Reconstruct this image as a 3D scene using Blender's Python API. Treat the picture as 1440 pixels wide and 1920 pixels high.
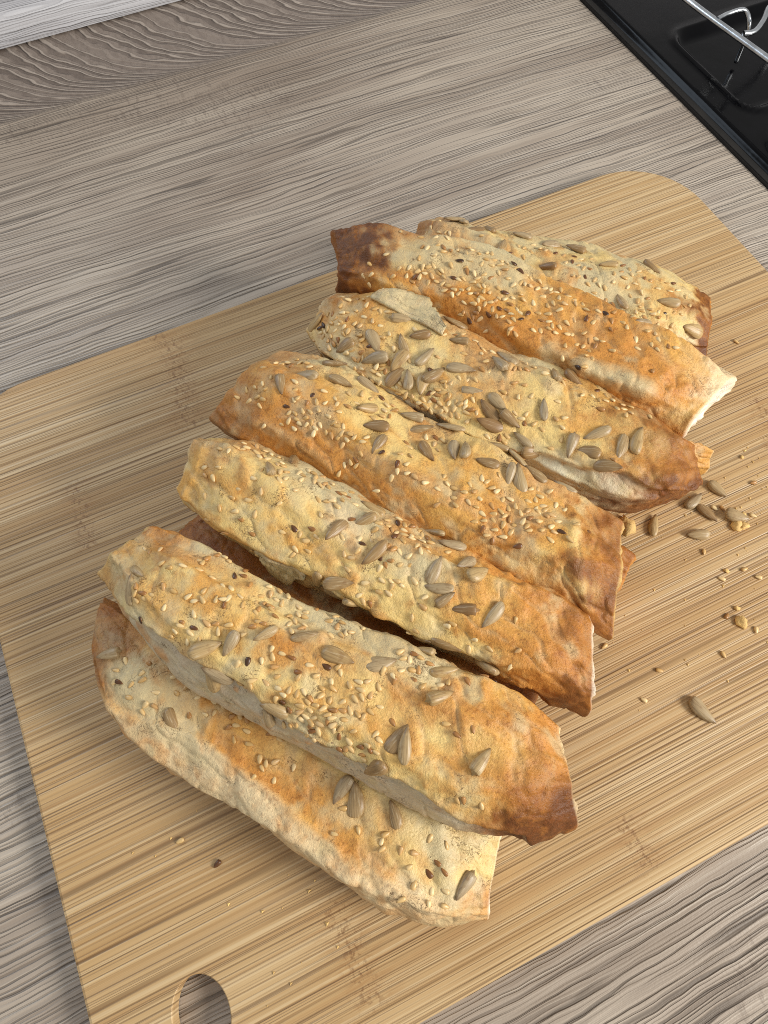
import bpy, bmesh, math, random
import numpy as np
from mathutils import Matrix, Vector

for o in list(bpy.data.objects):
    bpy.data.objects.remove(o)
SC = bpy.context.scene
COL = SC.collection

# ------------------------------------------------------------------ camera
cam_d = bpy.data.cameras.new('camera'); cam = bpy.data.objects.new('camera', cam_d); COL.objects.link(cam)
RT = ((0.90607, -0.42305, -0.00858), (-0.38680, -0.81988, -0.42212), (0.17154, 0.38579, -0.90650))  # rows: right, down, forward
r_, d_, f_ = (Vector(v).normalized() for v in RT)
cam.matrix_world = Matrix(((r_.x, -d_.x, -f_.x, 0.0), (r_.y, -d_.y, -f_.y, 0.0), (r_.z, -d_.z, -f_.z, 0.29), (0, 0, 0, 1)))
cam_d.sensor_fit = 'VERTICAL'; cam_d.sensor_height = 36.0; cam_d.lens = 36.0 * 1300 / 1920
cam_d.clip_start = 0.01; cam_d.clip_end = 20.0
SC.camera = cam

# ------------------------------------------------------------------ room light (indoors, two windows)
w = bpy.data.worlds.new('World'); SC.world = w; w.use_nodes = True
bg = w.node_tree.nodes['Background']; bg.inputs[0].default_value = (1.0, 0.985, 0.96, 1); bg.inputs[1].default_value = 0.48
def area(name, loc, target, sx, sy, power, col):
    d = bpy.data.lights.new(name, 'AREA'); d.shape = 'RECTANGLE'; d.size = sx; d.size_y = sy; d.energy = power; d.color = col
    o = bpy.data.objects.new(name, d); COL.objects.link(o); o.location = loc
    o.rotation_euler = (Vector(target) - Vector(loc)).to_track_quat('-Z', 'Y').to_euler()
    return o
area('window_light', (0.90, -0.72, 0.68), (0.08, 0.08, 0.03), 0.42, 0.42, 23.0, (1.0, 0.965, 0.90))
area('back_window_light', (-0.55, 1.35, 0.85), (0.1, 0.35, 0.0), 0.9, 0.6, 9.0, (0.72, 0.85, 1.0))
SC.view_settings.view_transform = 'Standard'; SC.view_settings.look = 'None'
SC.view_settings.exposure = -0.05; SC.view_settings.gamma = 1.0; SC.view_settings.use_curve_mapping = False
SC.render.engine = 'CYCLES'
SC.cycles.use_denoising = False
SC.cycles.pixel_filter_type = 'BLACKMAN_HARRIS'; SC.cycles.filter_width = 1.0
SC.cycles.max_bounces = 6

# ------------------------------------------------------------------ helpers
def srgb(r, g, b):
    f = lambda c: (c / 255) / 12.92 if c / 255 <= 0.04045 else ((c / 255 + 0.055) / 1.055) ** 2.4
    return (f(r), f(g), f(b), 1.0)
class NT:
    """tiny node-tree writer"""
    def __init__(s, name):
        s.m = bpy.data.materials.new(name); s.m.use_nodes = True; s.t = s.m.node_tree
        s.b = s.t.nodes['Principled BSDF']
    def n(s, kind, **kw):
        x = s.t.nodes.new(kind)
        for k, v in kw.items(): setattr(x, k, v)
        return x
    def put(s, sock, v):
        if isinstance(v, bpy.types.NodeSocket): s.t.links.new(v, sock)
        elif v is not None: sock.default_value = v
    def math(s, op, a, b=None, c=None, clamp=False):
        x = s.n('ShaderNodeMath', operation=op, use_clamp=clamp)
        for i, v in enumerate((a, b, c)):
            if v is not None: s.put(x.inputs[i], v)
        return x.outputs[0]
    def coord(s, kind='Object'): return s.n('ShaderNodeTexCoord').outputs[kind]
    def mapping(s, v, scale=(1, 1, 1), loc=(0, 0, 0), rot=(0, 0, 0)):
        x = s.n('ShaderNodeMapping'); s.put(x.inputs[0], v); x.inputs[1].default_value = loc; x.inputs[2].default_value = rot; x.inputs[3].default_value = scale
        return x.outputs[0]
    def noise(s, v, scale=1.0, detail=2.0, rough=0.5, dist=0.0, out=0):
        x = s.n('ShaderNodeTexNoise'); s.put(x.inputs['Vector'], v); x.inputs['Scale'].default_value = scale
        x.inputs['Detail'].default_value = detail; x.inputs['Roughness'].default_value = rough; x.inputs['Distortion'].default_value = dist
        return x.outputs[out]
    def ramp(s, f, stops, interp='LINEAR'):
        x = s.n('ShaderNodeValToRGB'); x.color_ramp.interpolation = interp; s.put(x.inputs[0], f)
        e = x.color_ramp.elements
        while len(e) < len(stops): e.new(0.5)
        for k, (p, c) in enumerate(stops):
            e[k].position = p; e[k].color = c if len(c) == 4 else (*c, 1)
        return x.outputs[0]
    def step(s, f, lo, hi, a=0.0, b=1.0):
        x = s.n('ShaderNodeMapRange', interpolation_type='SMOOTHSTEP'); s.put(x.inputs[0], f)
        for i, v in ((1, lo), (2, hi), (3, a), (4, b)): x.inputs[i].default_value = v
        return x.outputs[0]
    def mix(s, fac, a, b, mode='MIX'):
        x = s.n('ShaderNodeMix', data_type='RGBA', blend_type=mode); s.put(x.inputs[0], fac); s.put(x.inputs[6], a); s.put(x.inputs[7], b)
        return x.outputs[2]
    def tail(s, v, scale, loc, hi, lo):
        """long thin grain lines: the low tail of a stretched noise"""
        return s.step(s.noise(s.mapping(v, scale, loc), 1, 1.0, 0.4), hi, lo)
    def fibre(s, v, coord, freq, nscale, namp, w0, w1, seed=0.0, lo=0.36, hi=0.56):
        """closely spaced grain lines: a warped comb across the grain whose lines fade in and out"""
        n = s.noise(s.mapping(v, nscale, (seed, seed * 2, 0)), 1, 2.0, 0.5)
        ph = s.math('ADD', s.math('MULTIPLY', coord, freq), s.math('MULTIPLY', n, namp))
        d = s.math('ABSOLUTE', s.math('SUBTRACT', s.math('FRACT', ph), 0.5))
        wn = s.n('ShaderNodeTexWhiteNoise', noise_dimensions='1D'); s.put(wn.inputs['W'], s.math('FLOOR', ph))
        fade = s.noise(s.comb(s.math('MULTIPLY', s.sep(v)[0], 7.0), s.math('MULTIPLY', wn.outputs['Value'], 50.0), seed), 1, 2.0, 0.6)
        return s.math('MULTIPLY', s.step(d, w1, w0), s.step(fade, lo, hi))
    def sep(s, v):
        x = s.n('ShaderNodeSeparateXYZ'); s.put(x.inputs[0], v); return x.outputs
    def comb(s, x_, y_, z_=0.0):
        x = s.n('ShaderNodeCombineXYZ')
        for i, v in enumerate((x_, y_, z_)): s.put(x.inputs[i], v)
        return x.outputs[0]
    def bump(s, h, strength=0.5, dist=0.001, prev=None):
        x = s.n('ShaderNodeBump'); x.inputs['Strength'].default_value = strength; x.inputs['Distance'].default_value = dist
        s.put(x.inputs['Height'], h)
        if prev is not None: s.put(x.inputs['Normal'], prev)
        return x.outputs[0]
    def done(s, color, rough=0.5, normal=None, spec=0.5, **kw):
        s.put(s.b.inputs['Base Color'], color); s.put(s.b.inputs['Roughness'], rough); s.put(s.b.inputs['Specular IOR Level'], spec)
        if normal is not None: s.put(s.b.inputs['Normal'], normal)
        for k, v in kw.items(): s.put(s.b.inputs[k.replace('_', ' ')], v)
        return s.m
BLK = (0, 0, 0, 1); WHT = (1, 1, 1, 1)

# ------------------------------------------------------------------ materials
def mat_counter(name, tint=(1, 1, 1), arcs_on=True):
    t = NT(name); P = t.coord(); x, y, z = t.sep(P)
    yy = t.math('SUBTRACT', y, z); Q = t.comb(x, yy, 0.0)
    w1 = t.math('MULTIPLY', t.math('SUBTRACT', t.noise(t.mapping(Q, (4, 9, 1)), 1, 2), 0.5), 0.016)
    w2 = t.math('MULTIPLY', t.math('SUBTRACT', t.noise(t.mapping(Q, (45, 110, 1)), 1, 2), 0.5), 0.0022)
    wy = t.math('ADD', yy, t.math('ADD', w1, w2)); V = t.comb(x, wy)
    fine = t.noise(t.mapping(V, (6, 620, 1)), 1, 2.0, 0.6)
    tone = t.noise(t.mapping(V, (5, 13, 1), (1, 2, 0)), 1, 3.0, 0.6)
    band = t.noise(t.mapping(V, (2.2, 62, 1), (6, 2, 0)), 1, 2.0, 0.55)
    patch = t.noise(t.mapping(Q, (7, 10, 1), (5, 1, 0)), 1, 2.0)
    pores = t.fibre(V, wy, 640.0, (6, 160, 1), 4.0, 0.10, 0.30, 1.0)
    grain = t.fibre(V, wy, 300.0, (4, 90, 1), 4.5, 0.05, 0.17, 5.0, 0.38, 0.55)
    crackl = t.tail(V, (1.5, 230, 1), (8, 9, 0), 0.31, 0.275)
    col = t.ramp(tone, [(0.25, srgb(146, 131, 116)), (0.45, srgb(170, 157, 142)), (0.58, srgb(184, 172, 156)), (0.75, srgb(164, 152, 139))])
    col = t.mix(t.math('MULTIPLY', t.step(band, 0.48, 0.34), 0.38), col, srgb(130, 115, 101))
    col = t.mix(t.math('MULTIPLY', t.step(band, 0.54, 0.68), 0.30), col, srgb(202, 191, 174))
    col = t.mix(t.math('MULTIPLY', t.step(fine, 0.53, 0.66), 0.35), col, srgb(210, 200, 184))
    c = t.mix(t.math('MULTIPLY', pores, 0.46), col, srgb(88, 75, 64))
    c = t.mix(t.math('MULTIPLY', grain, 0.58), c, srgb(64, 54, 46))
    c = t.mix(t.math('MULTIPLY', crackl, 0.22), c, srgb(60, 50, 43))
    fleck = t.noise(t.mapping(Q, (330, 110, 1)), 1, 3.0, 0.7)
    fm = t.math('MULTIPLY', t.step(patch, 0.58, 0.66), t.step(fleck, 0.47, 0.38))
    c = t.mix(t.math('MULTIPLY', fm, 0.40), c, srgb(104, 90, 79))
    hgt = t.math('SUBTRACT', t.math('MULTIPLY', fine, 0.5), t.math('ADD', t.math('MULTIPLY', pores, 0.4), t.math('MULTIPLY', grain, 0.45)))
    if arcs_on:   # growth rings printed across the plank next to the wall
        dy = t.math('MAXIMUM', t.math('SUBTRACT', t.math('ADD', yy, t.math('MULTIPLY', w1, 0.25)), 0.4565), 0.0006)
        g = t.math('ADD', t.math('MULTIPLY', t.math('LOGARITHM', dy, 2.71828), 0.020), t.math('ADD', x, t.math('ADD', w2, t.math('MULTIPLY', dy, 0.25))))
        GV = t.comb(g, t.math('MULTIPLY', yy, 0.12))
        gx = t.math('ADD', g, 0.0)
        ring = t.fibre(GV, gx, 120.0, (60, 300, 1), 2.2, 0.06, 0.20, 2.0, 0.30, 0.48); ringd = t.fibre(GV, t.math('ADD', gx, 0.0028), 120.0, (60, 300, 1), 2.2, 0.05, 0.24, 2.0, 0.30, 0.50)
        a_ = t.mix(t.math('MULTIPLY', t.step(fleck, 0.55, 0.40), 0.35), srgb(146, 134, 124), srgb(112, 99, 90))
        a_ = t.mix(t.math('MULTIPLY', ringd, 0.6), a_, srgb(92, 80, 72))
        a_ = t.mix(t.math('MULTIPLY', ring, 0.65), a_, srgb(196, 185, 173))
        am = t.step(t.math('ADD', yy, t.math('MULTIPLY', w1, 0.25)), 0.4565, 0.4630)
        c = t.mix(am, c, a_); hgt = t.mix(am, hgt, t.math('SUBTRACT', ring, ringd))
    if not arcs_on: c = t.mix(0.55, c, srgb(176, 166, 154))
    c = t.mix(1.0, c, (*tint, 1), 'MULTIPLY')
    nrm = t.bump(hgt, 0.8, 0.0011)
    nrm = t.bump(t.noise(Q, 1100, 2), 0.2, 0.0003, nrm)
    return t.done(c, t.step(fine, 0.3, 0.7, 0.5, 0.36), nrm, 0.5)

def mat_bamboo():
    t = NT('bamboo'); P = t.coord(); x, y, z = t.sep(P)
    Q = t.comb(x, y)
    SW = 0.0195                                     # glued strips: each with its own tone and fibre offset
    sid = t.math('FLOOR', t.math('DIVIDE', t.math('ADD', y, t.math('MULTIPLY', t.math('SUBTRACT', t.noise(t.mapping(Q, (3, 9, 1)), 1, 1), 0.5), 0.0015)), SW))
    wn = t.n('ShaderNodeTexWhiteNoise', noise_dimensions='1D'); t.put(wn.inputs['W'], sid); sr = wn.outputs['Value']
    wy = t.math('ADD', y, t.math('MULTIPLY', t.math('SUBTRACT', t.noise(t.mapping(Q, (3.5, 14, 1)), 1, 2), 0.5), 0.0030))
    V = t.comb(x, wy, t.math('MULTIPLY', sr, 9.0))
    fine = t.noise(t.mapping(V, (2.6, 780, 1)), 1, 2.0, 0.6)
    tone = t.noise(t.mapping(V, (1.0, 95, 1), (2, 5, 0)), 1, 2.0, 0.55)
    blot = t.noise(t.mapping(Q, (9, 15, 1)), 1, 2.0)
    la = t.fibre(V, wy, 900.0, (2.5, 240, 1), 4.0, 0.08, 0.28, 1.0, 0.36, 0.58)
    lb = t.fibre(V, wy, 430.0, (1.6, 120, 1), 4.5, 0.05, 0.17, 5.0, 0.36, 0.58)
    lc = t.tail(V, (0.8, 300, 1), (7, 8, 0), 0.315, 0.28)
    col = t.ramp(tone, [(0.28, srgb(176, 140, 93)), (0.45, srgb(190, 157, 110)), (0.56, srgb(198, 167, 121)), (0.72, srgb(207, 179, 136))])
    col = t.mix(t.math('MULTIPLY', t.step(sr, 0.2, 0.9), 0.30), col, srgb(190, 154, 104))
    col = t.mix(t.math('MULTIPLY', t.step(blot, 0.46, 0.70), 0.38), col, srgb(180, 142, 90))
    col = t.mix(t.math('MULTIPLY', t.step(fine, 0.53, 0.66), 0.35), col, srgb(230, 208, 168))
    col = t.mix(t.math('MULTIPLY', t.step(fine, 0.46, 0.36), 0.28), col, srgb(166, 124, 76))
    col = t.mix(t.math('MULTIPLY', la, 0.46), col, srgb(116, 80, 46))
    col = t.mix(t.math('MULTIPLY', lb, 0.56), col, srgb(84, 54, 28))
    col = t.mix(t.math('MULTIPLY', lc, 0.22), col, srgb(124, 82, 44))
    joint = t.math('ABSOLUTE', t.math('SUBTRACT', t.math('FRACT', t.math('DIVIDE', y, SW)), 0.5))
    # growth nodes of the canes: short bands across the grain, shifted from strip to strip
    spk = t.noise(t.mapping(Q, (520, 420, 1)), 1, 3.0, 0.7); vein = t.noise(t.mapping(Q, (90, 900, 1)), 1, 2.0, 0.6)
    for (x0, y0, y1, wd) in ((-0.0085, 0.196, 0.258, 0.0060), (-0.0685, 0.156, 0.192, 0.0040), (0.232, 0.060, 0.098, 0.0045), (0.075, -0.05, -0.03, 0.004), (-0.031, -0.045, -0.010, 0.0045)):
        dx = t.math('DIVIDE', t.math('ADD', t.math('SUBTRACT', x, x0), t.math('MULTIPLY', t.math('SUBTRACT', sr, 0.5), 0.009)), wd)
        band = t.math('POWER', 2.718, t.math('MULTIPLY', t.math('MULTIPLY', dx, dx), -1.0))
        wide = t.math('POWER', 2.718, t.math('MULTIPLY', t.math('MULTIPLY', dx, dx), -0.12))
        m = t.math('MULTIPLY', t.step(y, y0 - 0.003, y0 + 0.003), t.step(y, y1 + 0.003, y1 - 0.003))
        col = t.mix(t.math('MULTIPLY', t.math('MULTIPLY', m, wide), t.math('MULTIPLY', t.step(vein, 0.55, 0.40), 0.40)), col, srgb(158, 112, 64))
        col = t.mix(t.math('MULTIPLY', t.math('MULTIPLY', m, band), t.math('MULTIPLY', t.step(spk, 0.50, 0.38), 0.62)), col, srgb(116, 76, 42))
    h = t.math('SUBTRACT', t.math('MULTIPLY', fine, 0.5), t.math('ADD', t.math('MULTIPLY', la, 0.4), t.math('MULTIPLY', lb, 0.4)))
    nrm = t.bump(h, 0.5, 0.0006)
    return t.done(col, t.step(fine, 0.3, 0.7, 0.56, 0.40), nrm, 0.45)

def mat_crust():
    t = NT('baked_crust'); P = t.coord()
    a = t.n('ShaderNodeAttribute', attribute_name='crust').outputs
    base = a['Color']; k = t.n('ShaderNodeAttribute', attribute_name='toast').outputs['Fac']
    n1 = t.noise(P, 430, 4.0, 0.7); n2 = t.noise(P, 1700, 3.0, 0.65); n3 = t.noise(P, 140, 3.0, 0.6, 0.6); n4 = t.noise(P, 800, 3.0, 0.7, 0.8)
    # toasted mottling: browner flecks, paler floury flecks, scorched pores
    c = t.mix(t.math('MULTIPLY', t.step(n3, 0.48, 0.68), t.math('MULTIPLY_ADD', k, 0.30, 0.12)), base, srgb(196, 128, 52))
    c = t.mix(t.math('MULTIPLY', t.step(n1, 0.50, 0.66), t.math('MULTIPLY_ADD', k, 0.52, 0.08)), c, srgb(140, 78, 28))
    c = t.mix(t.math('MULTIPLY', t.step(n4, 0.50, 0.38), 0.55), c, t.mix(1.0, c, (1.24, 1.22, 1.18, 1), 'MULTIPLY'))
    c = t.mix(t.math('MULTIPLY', t.step(n2, 0.56, 0.68), t.math('MULTIPLY_ADD', k, 0.50, 0.08)), c, srgb(88, 48, 20))
    # dry hairline cracks in the flour paste
    lw = t.noise(P, 330, 3.0, 0.7, 1.0)
    crack = t.step(t.math('ABSOLUTE', t.math('SUBTRACT', lw, 0.5)), 0.020, 0.005)
    cm = t.math('MULTIPLY', crack, t.math('MULTIPLY', t.step(t.noise(P, 110, 2.0, 0.5), 0.55, 0.64), t.step(k, 0.75, 0.3)))
    c = t.mix(t.math('MULTIPLY', cm, 0.8), c, srgb(92, 56, 24))
    # thin flaky layers lifting at their edges
    n5 = t.noise(P, 85, 4.0, 0.55, 0.5)
    flake = t.math('DIVIDE', t.math('FLOOR', t.math('MULTIPLY', t.math('ADD', n5, t.math('MULTIPLY', n1, 0.05)), 9.0)), 9.0)
    nrm = t.bump(t.math('MULTIPLY_ADD', flake, 0.8, t.math('MULTIPLY', n3, 0.8)), 0.42, 0.0016)
    nrm = t.bump(n1, 0.45, 0.0009, nrm)
    nrm = t.bump(t.math('SUBTRACT', t.math('ADD', n2, n4), t.math('MULTIPLY', cm, 1.2)), 0.55, 0.0004, nrm)
    t.b.inputs['Subsurface Weight'].default_value = 0.0
    return t.done(c, t.math('MULTIPLY_ADD', n1, 0.30, 0.28), nrm, t.math('MULTIPLY_ADD', k, -0.22, 0.48))

def mat_sunflower(name, dark=False):
    t = NT(name); P = t.coord(); x, y, z = t.sep(P)
    r = t.n('ShaderNodeObjectInfo').outputs['Random']
    col = t.ramp(r, [(0.0, srgb(146, 116, 76)), (0.3, srgb(176, 150, 108)), (0.55, srgb(164, 144, 112)), (0.8, srgb(184, 154, 104)), (1.0, srgb(126, 92, 56))])
    off = t.math('MULTIPLY', r, 31.0)
    ln = t.noise(t.comb(t.math('MULTIPLY', x, 120.0), t.math('MULTIPLY_ADD', y, 2300.0, off), t.math('MULTIPLY', z, 900.0)), 1, 2.0, 0.6)
    c = t.mix(t.math('MULTIPLY', t.step(ln, 0.48, 0.34), 0.36), col, srgb(108, 82, 54))
    c = t.mix(t.math('MULTIPLY', t.step(ln, 0.56, 0.70), 0.42), c, srgb(210, 194, 162))
    bl = t.noise(t.comb(x, y, t.math('ADD', z, off)), 420, 3.0)
    c = t.mix(t.math('MULTIPLY', t.step(bl, 0.55, 0.72), 0.40), c, srgb(122, 84, 48))
    c = t.mix(t.math('MULTIPLY', t.step(x, 0.0032, 0.0052), 0.6), c, srgb(96, 66, 40))
    nrm = t.bump(ln, 0.4, 0.0003)
    return t.done(c, 0.40, nrm, 0.45)

def mat_sesame(name, stops):
    t = NT(name); P = t.coord(); x, y, z = t.sep(P)
    r = t.n('ShaderNodeObjectInfo').outputs['Random']
    col = t.ramp(r, stops)
    tip = t.step(x, 0.0008, 0.0016)
    c = t.mix(t.math('MULTIPLY', tip, 0.6), col, srgb(128, 84, 40))
    rim = t.step(t.math('ABSOLUTE', y), 0.00055, 0.00095)
    c = t.mix(t.math('MULTIPLY', rim, 0.45), c, srgb(150, 104, 54))
    return t.done(c, 0.38, None, 0.5)

def mat_plain(name, rgb, rough, metal=0.0, bumps=None, spec=0.5):
    t = NT(name); P = t.coord(); n = t.noise(P, 60, 4.0, 0.6)
    c = t.mix(t.step(n, 0.35, 0.7), srgb(*rgb), srgb(*[min(255, int(v * 1.25 + 4)) for v in rgb]))
    nrm = t.bump(t.noise(P, bumps[0], 3.0), bumps[1], bumps[2]) if bumps else None
    return t.done(c, t.math('MULTIPLY_ADD', n, 0.25, rough - 0.1), nrm, spec, Metallic=metal)

M = dict(
    counter=mat_counter('counter_laminate', (0.99, 0.975, 0.97)),
    trim=mat_counter('trim_laminate', (1.30, 1.50, 1.90), False),  # paler laminate; the blue tint paints the cool daylight on the trim into its colour
    bamboo=mat_bamboo(), crust=mat_crust(),
    sun=mat_sunflower('sunflower_kernel'),
    ses=mat_sesame('sesame_cream', [(0.0, srgb(200, 160, 98)), (0.4, srgb(218, 184, 126)), (0.72, srgb(234, 208, 156)), (0.88, srgb(190, 142, 82)), (1.0, srgb(140, 92, 48))]),
    ses_d=mat_sesame('sesame_dark', [(0.0, srgb(58, 38, 24)), (1.0, srgb(112, 70, 36))]),
    hob=mat_plain('black_enamel', (3, 3, 5), 0.14, 0.0, (35, 0.12, 0.002), 0.12),
    seal=mat_plain('hob_seal_rubber', (20, 17, 14), 0.7),
    grime=mat_plain('worn_edge', (118, 98, 74), 0.7),
    steel=mat_plain('bright_steel', (176, 180, 184), 0.22, 1.0),
    crumb=mat_plain('bread_crumb', (206, 170, 108), 0.8, 0.0, (1500, 0.6, 0.0006)),
)

# ------------------------------------------------------------------ objects
def mesh_obj(name, verts, faces, mat, parent=None, smooth=True):
    me = bpy.data.meshes.new(name); me.from_pydata(verts, [], faces); me.update()
    if smooth: me.polygons.foreach_set('use_smooth', [True] * len(me.polygons))
    if mat: me.materials.append(M[mat])
    o = bpy.data.objects.new(name, me); COL.objects.link(o); o.parent = parent
    return o
def bm_obj(name, bm, mat, parent=None, smooth=False):
    me = bpy.data.meshes.new(name); bm.to_mesh(me); bm.free()
    if smooth: me.polygons.foreach_set('use_smooth', [True] * len(me.polygons))
    me.materials.append(M[mat]); o = bpy.data.objects.new(name, me); COL.objects.link(o); o.parent = parent
    return o
def empty(name, loc):
    o = bpy.data.objects.new(name, None); COL.objects.link(o); o.location = loc; o.empty_display_size = 0.01
    return o
def tag(o, label=None, cat=None, group=None, kind=None):
    for k, v in (('label', label), ('category', cat), ('group', group), ('kind', kind)):
        if v: o[k] = v
    return o
def round_rect(x0, x1, y0, y1, r, n=10):
    pts = []
    for cx, cy, a0 in ((x1 - r, y1 - r, 0), (x0 + r, y1 - r, 90), (x0 + r, y0 + r, 180), (x1 - r, y0 + r, 270)):
        for k in range(n + 1):
            a = math.radians(a0 + 90 * k / n); pts.append((cx + r * math.cos(a), cy + r * math.sin(a)))
    return pts
def tube(path, rad, seg=10):
    """verts/faces of a round wire along a path"""
    P_ = [Vector(p) for p in path]; vs, fs = [], []
    up = Vector((0, 0, 1))
    for i, p in enumerate(P_):
        t = (P_[min(i + 1, len(P_) - 1)] - P_[max(i - 1, 0)]).normalized()
        a = t.cross(up); a = a.normalized() if a.length > 1e-4 else Vector((1, 0, 0)); b = a.cross(t)
        for k in range(seg):
            q = 2 * math.pi * k / seg; vs.append(p + rad * (math.cos(q) * a + math.sin(q) * b))
    for i in range(len(P_) - 1):
        for k in range(seg):
            k2 = (k + 1) % seg; fs.append((i * seg + k, i * seg + k2, (i + 1) * seg + k2, (i + 1) * seg + k))
    fs.append(tuple(range(seg))); fs.append(tuple((len(P_) - 1) * seg + k for k in range(seg)))
    return vs, fs

ZC = 0.004                      # height of the countertop
# ---- countertop (laminate printed as wood), wall upstand
bm = bmesh.new()
for vs in (((-0.9, -0.6, ZC), (0.3412, -0.6, ZC), (0.3412, 0.60, ZC), (-0.9, 0.60, ZC)),):
    bm.faces.new([bm.verts.new(v) for v in vs])
r = bmesh.ops.extrude_face_region(bm, geom=bm.faces[:])
bmesh.ops.translate(bm, vec=(0, 0, -0.038), verts=[v for v in r['geom'] if isinstance(v, bmesh.types.BMVert)])
bmesh.ops.recalc_face_normals(bm, faces=bm.faces)
counter = tag(bm_obj('countertop', bm, 'counter'), 'grey brown wood grain laminate countertop under the cutting board', 'countertop', kind='structure')
prof = [(0.5435, 0.0012), (0.5428, 0.004), (0.5428, 0.0145)]
for k in range(7):
    a = math.radians(180 - 90 * k / 6); prof.append((0.5478 + 0.005 * math.cos(a), 0.0155 + 0.005 * math.sin(a)))
prof += [(0.5600, 0.0212), (0.5602, 0.16), (0.60, 0.16), (0.60, 0.0012)]
vs = [(x, y - 0.0075, z + ZC) for x in (-0.9, 0.9) for y, z in prof]; n = len(prof)
fs = [(k, (k + 1) % n, n + (k + 1) % n, n + k) for k in range(n)] + [tuple(range(n - 1, -1, -1)), tuple(range(n, 2 * n))]
up = mesh_obj('wall', vs, fs, 'trim', smooth=False)
tag(up, 'pale wood grain wall trim along the back of the countertop', 'wall trim', kind='structure')

# ---- bamboo cutting board with a finger hole
def build_board():
    T0, T1, ch = ZC + 0.0006, 0.012, 0.0012
    outer = lambda d: round_rect(-0.1145 + d, 0.294 - d, -0.0552 + d, 0.2575 - d, 0.040 - d, 12)
    hole = lambda d: [(-0.0800 + (0.0092 + d) * math.cos(2 * math.pi * k / 48), -0.0228 + (0.0122 + d) * math.sin(2 * math.pi * k / 48)) for k in range(48)]
    bm = bmesh.new()
    def ring(pts, z): return [bm.verts.new((x, y, z)) for x, y in pts]
    def bridge(a, b):
        for i in range(len(a)):
            j = (i + 1) % len(a)
            bm.faces.new((a[i], a[j], b[j], b[i]))
    O = [ring(outer(0.0008), T0), ring(outer(0), T0 + 0.001), ring(outer(0), T1 - ch), ring(outer(ch * 0.3), T1 - ch * 0.3), ring(outer(ch), T1)]
    for a, b in zip(O, O[1:]): bridge(a, b)
    H = [ring(hole(0), T0), ring(hole(0), T1 - ch), ring(hole(ch * 0.12), T1 - ch * 0.3), ring(hole(ch * 0.4), T1)]
    for a, b in zip(H, H[1:]): bridge(b, a)
    for o_, h_ in ((O[-1], H[-1]), (O[0], H[0])):
        es = []
        for rg in (o_, h_):
            for i in range(len(rg)):
                e = bm.edges.get((rg[i], rg[(i + 1) % len(rg)])) or bm.edges.new((rg[i], rg[(i + 1) % len(rg)])); es.append(e)
        bmesh.ops.triangle_fill(bm, use_beauty=True, edges=es)
    bmesh.ops.recalc_face_normals(bm, faces=bm.faces)
    return bm_obj('cutting_board', bm, 'bamboo')
board = tag(build_board(), 'bamboo cutting board with rounded corners and a finger hole', 'cutting board')

# ---- black hob with pressed tray and steel rails
hob = tag(empty('gas_hob', (0.45, 0.40, 0.0)), 'glossy black enamel hob set into the countertop', 'hob')
def grid_plate():
    # height field: flat rim, soft rounded-rectangle recesses
    nx, ny = 90, 170; x0, x1, y0, y1 = 0.3505, 0.62, 0.02, 0.5400
    vs, fs = [], []
    def sd(x, y, cx, cy, hx, hy, r):
        qx, qy = abs(x - cx) - hx + r, abs(y - cy) - hy + r
        return math.hypot(max(qx, 0), max(qy, 0)) + min(max(qx, qy), 0) - r
    sm = lambda t: (lambda u: u * u * (3 - 2 * u))(min(1, max(0, t)))
    for j in range(ny + 1):
        y = y0 + (y1 - y0) * j / ny
        for i in range(nx + 1):
            u = i / nx; x = x0 + (x1 - x0) * (u ** 1.6)
            z = 0.0055
            e = x - x0
            if e < 0.004: z -= 0.004 * (1 - sm(e / 0.004))
            for cx, cy, hx, hy in ((0.47, 0.315, 0.100, 0.0425), (0.47, 0.165, 0.107, 0.085)):
                d = sd(x, y, cx, cy, hx, hy, 0.014)
                z += 0.0016 * math.exp(-(d / 0.0022) ** 2)
                z -= 0.0042 * sm(-d / 0.006)
            vs.append((x - 0.45, y - 0.40, z))
    for j in range(ny):
        for i in range(nx):
            a = j * (nx + 1) + i; fs.append((a, a + 1, a + nx + 2, a + nx + 1))
    return vs, fs
mesh_obj('enamel_plate', *grid_plate(), 'hob', hob)
def box(name, x0, x1, y0, y1, z0, z1, mat, parent, bev=0.0005):
    ox, oy = (parent.location.x, parent.location.y) if parent else (0, 0)
    bm = bmesh.new(); bmesh.ops.create_cube(bm, size=1)
    bmesh.ops.scale(bm, vec=(x1 - x0, y1 - y0, z1 - z0), verts=bm.verts)
    bmesh.ops.translate(bm, vec=((x0 + x1) / 2 - ox, (y0 + y1) / 2 - oy, (z0 + z1) / 2), verts=bm.verts)
    if bev: bmesh.ops.bevel(bm, geom=bm.edges[:], offset=bev, segments=2, affect='EDGES')
    return bm_obj(name, bm, mat, parent)
box('seal', 0.3464, 0.3515, 0.02, 0.5405, -0.004, 0.0022, 'seal', hob)
box('hob_base', 0.347, 0.62, 0.02, 0.5405, -0.03, -0.0045, 'seal', hob)
hob.location = (0.4452, 0.3945, ZC)
rack = tag(empty('pan_support', (0.376, 0.31, ZC)), 'bright steel wire pan support standing on the black hob', 'pan support')
def wire(name, path, rad, parent):
    v, f = tube([(p[0] - parent.location.x, p[1] - parent.location.y, p[2]) for p in path], rad)
    return mesh_obj(name, v, f, 'steel', parent)
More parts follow.
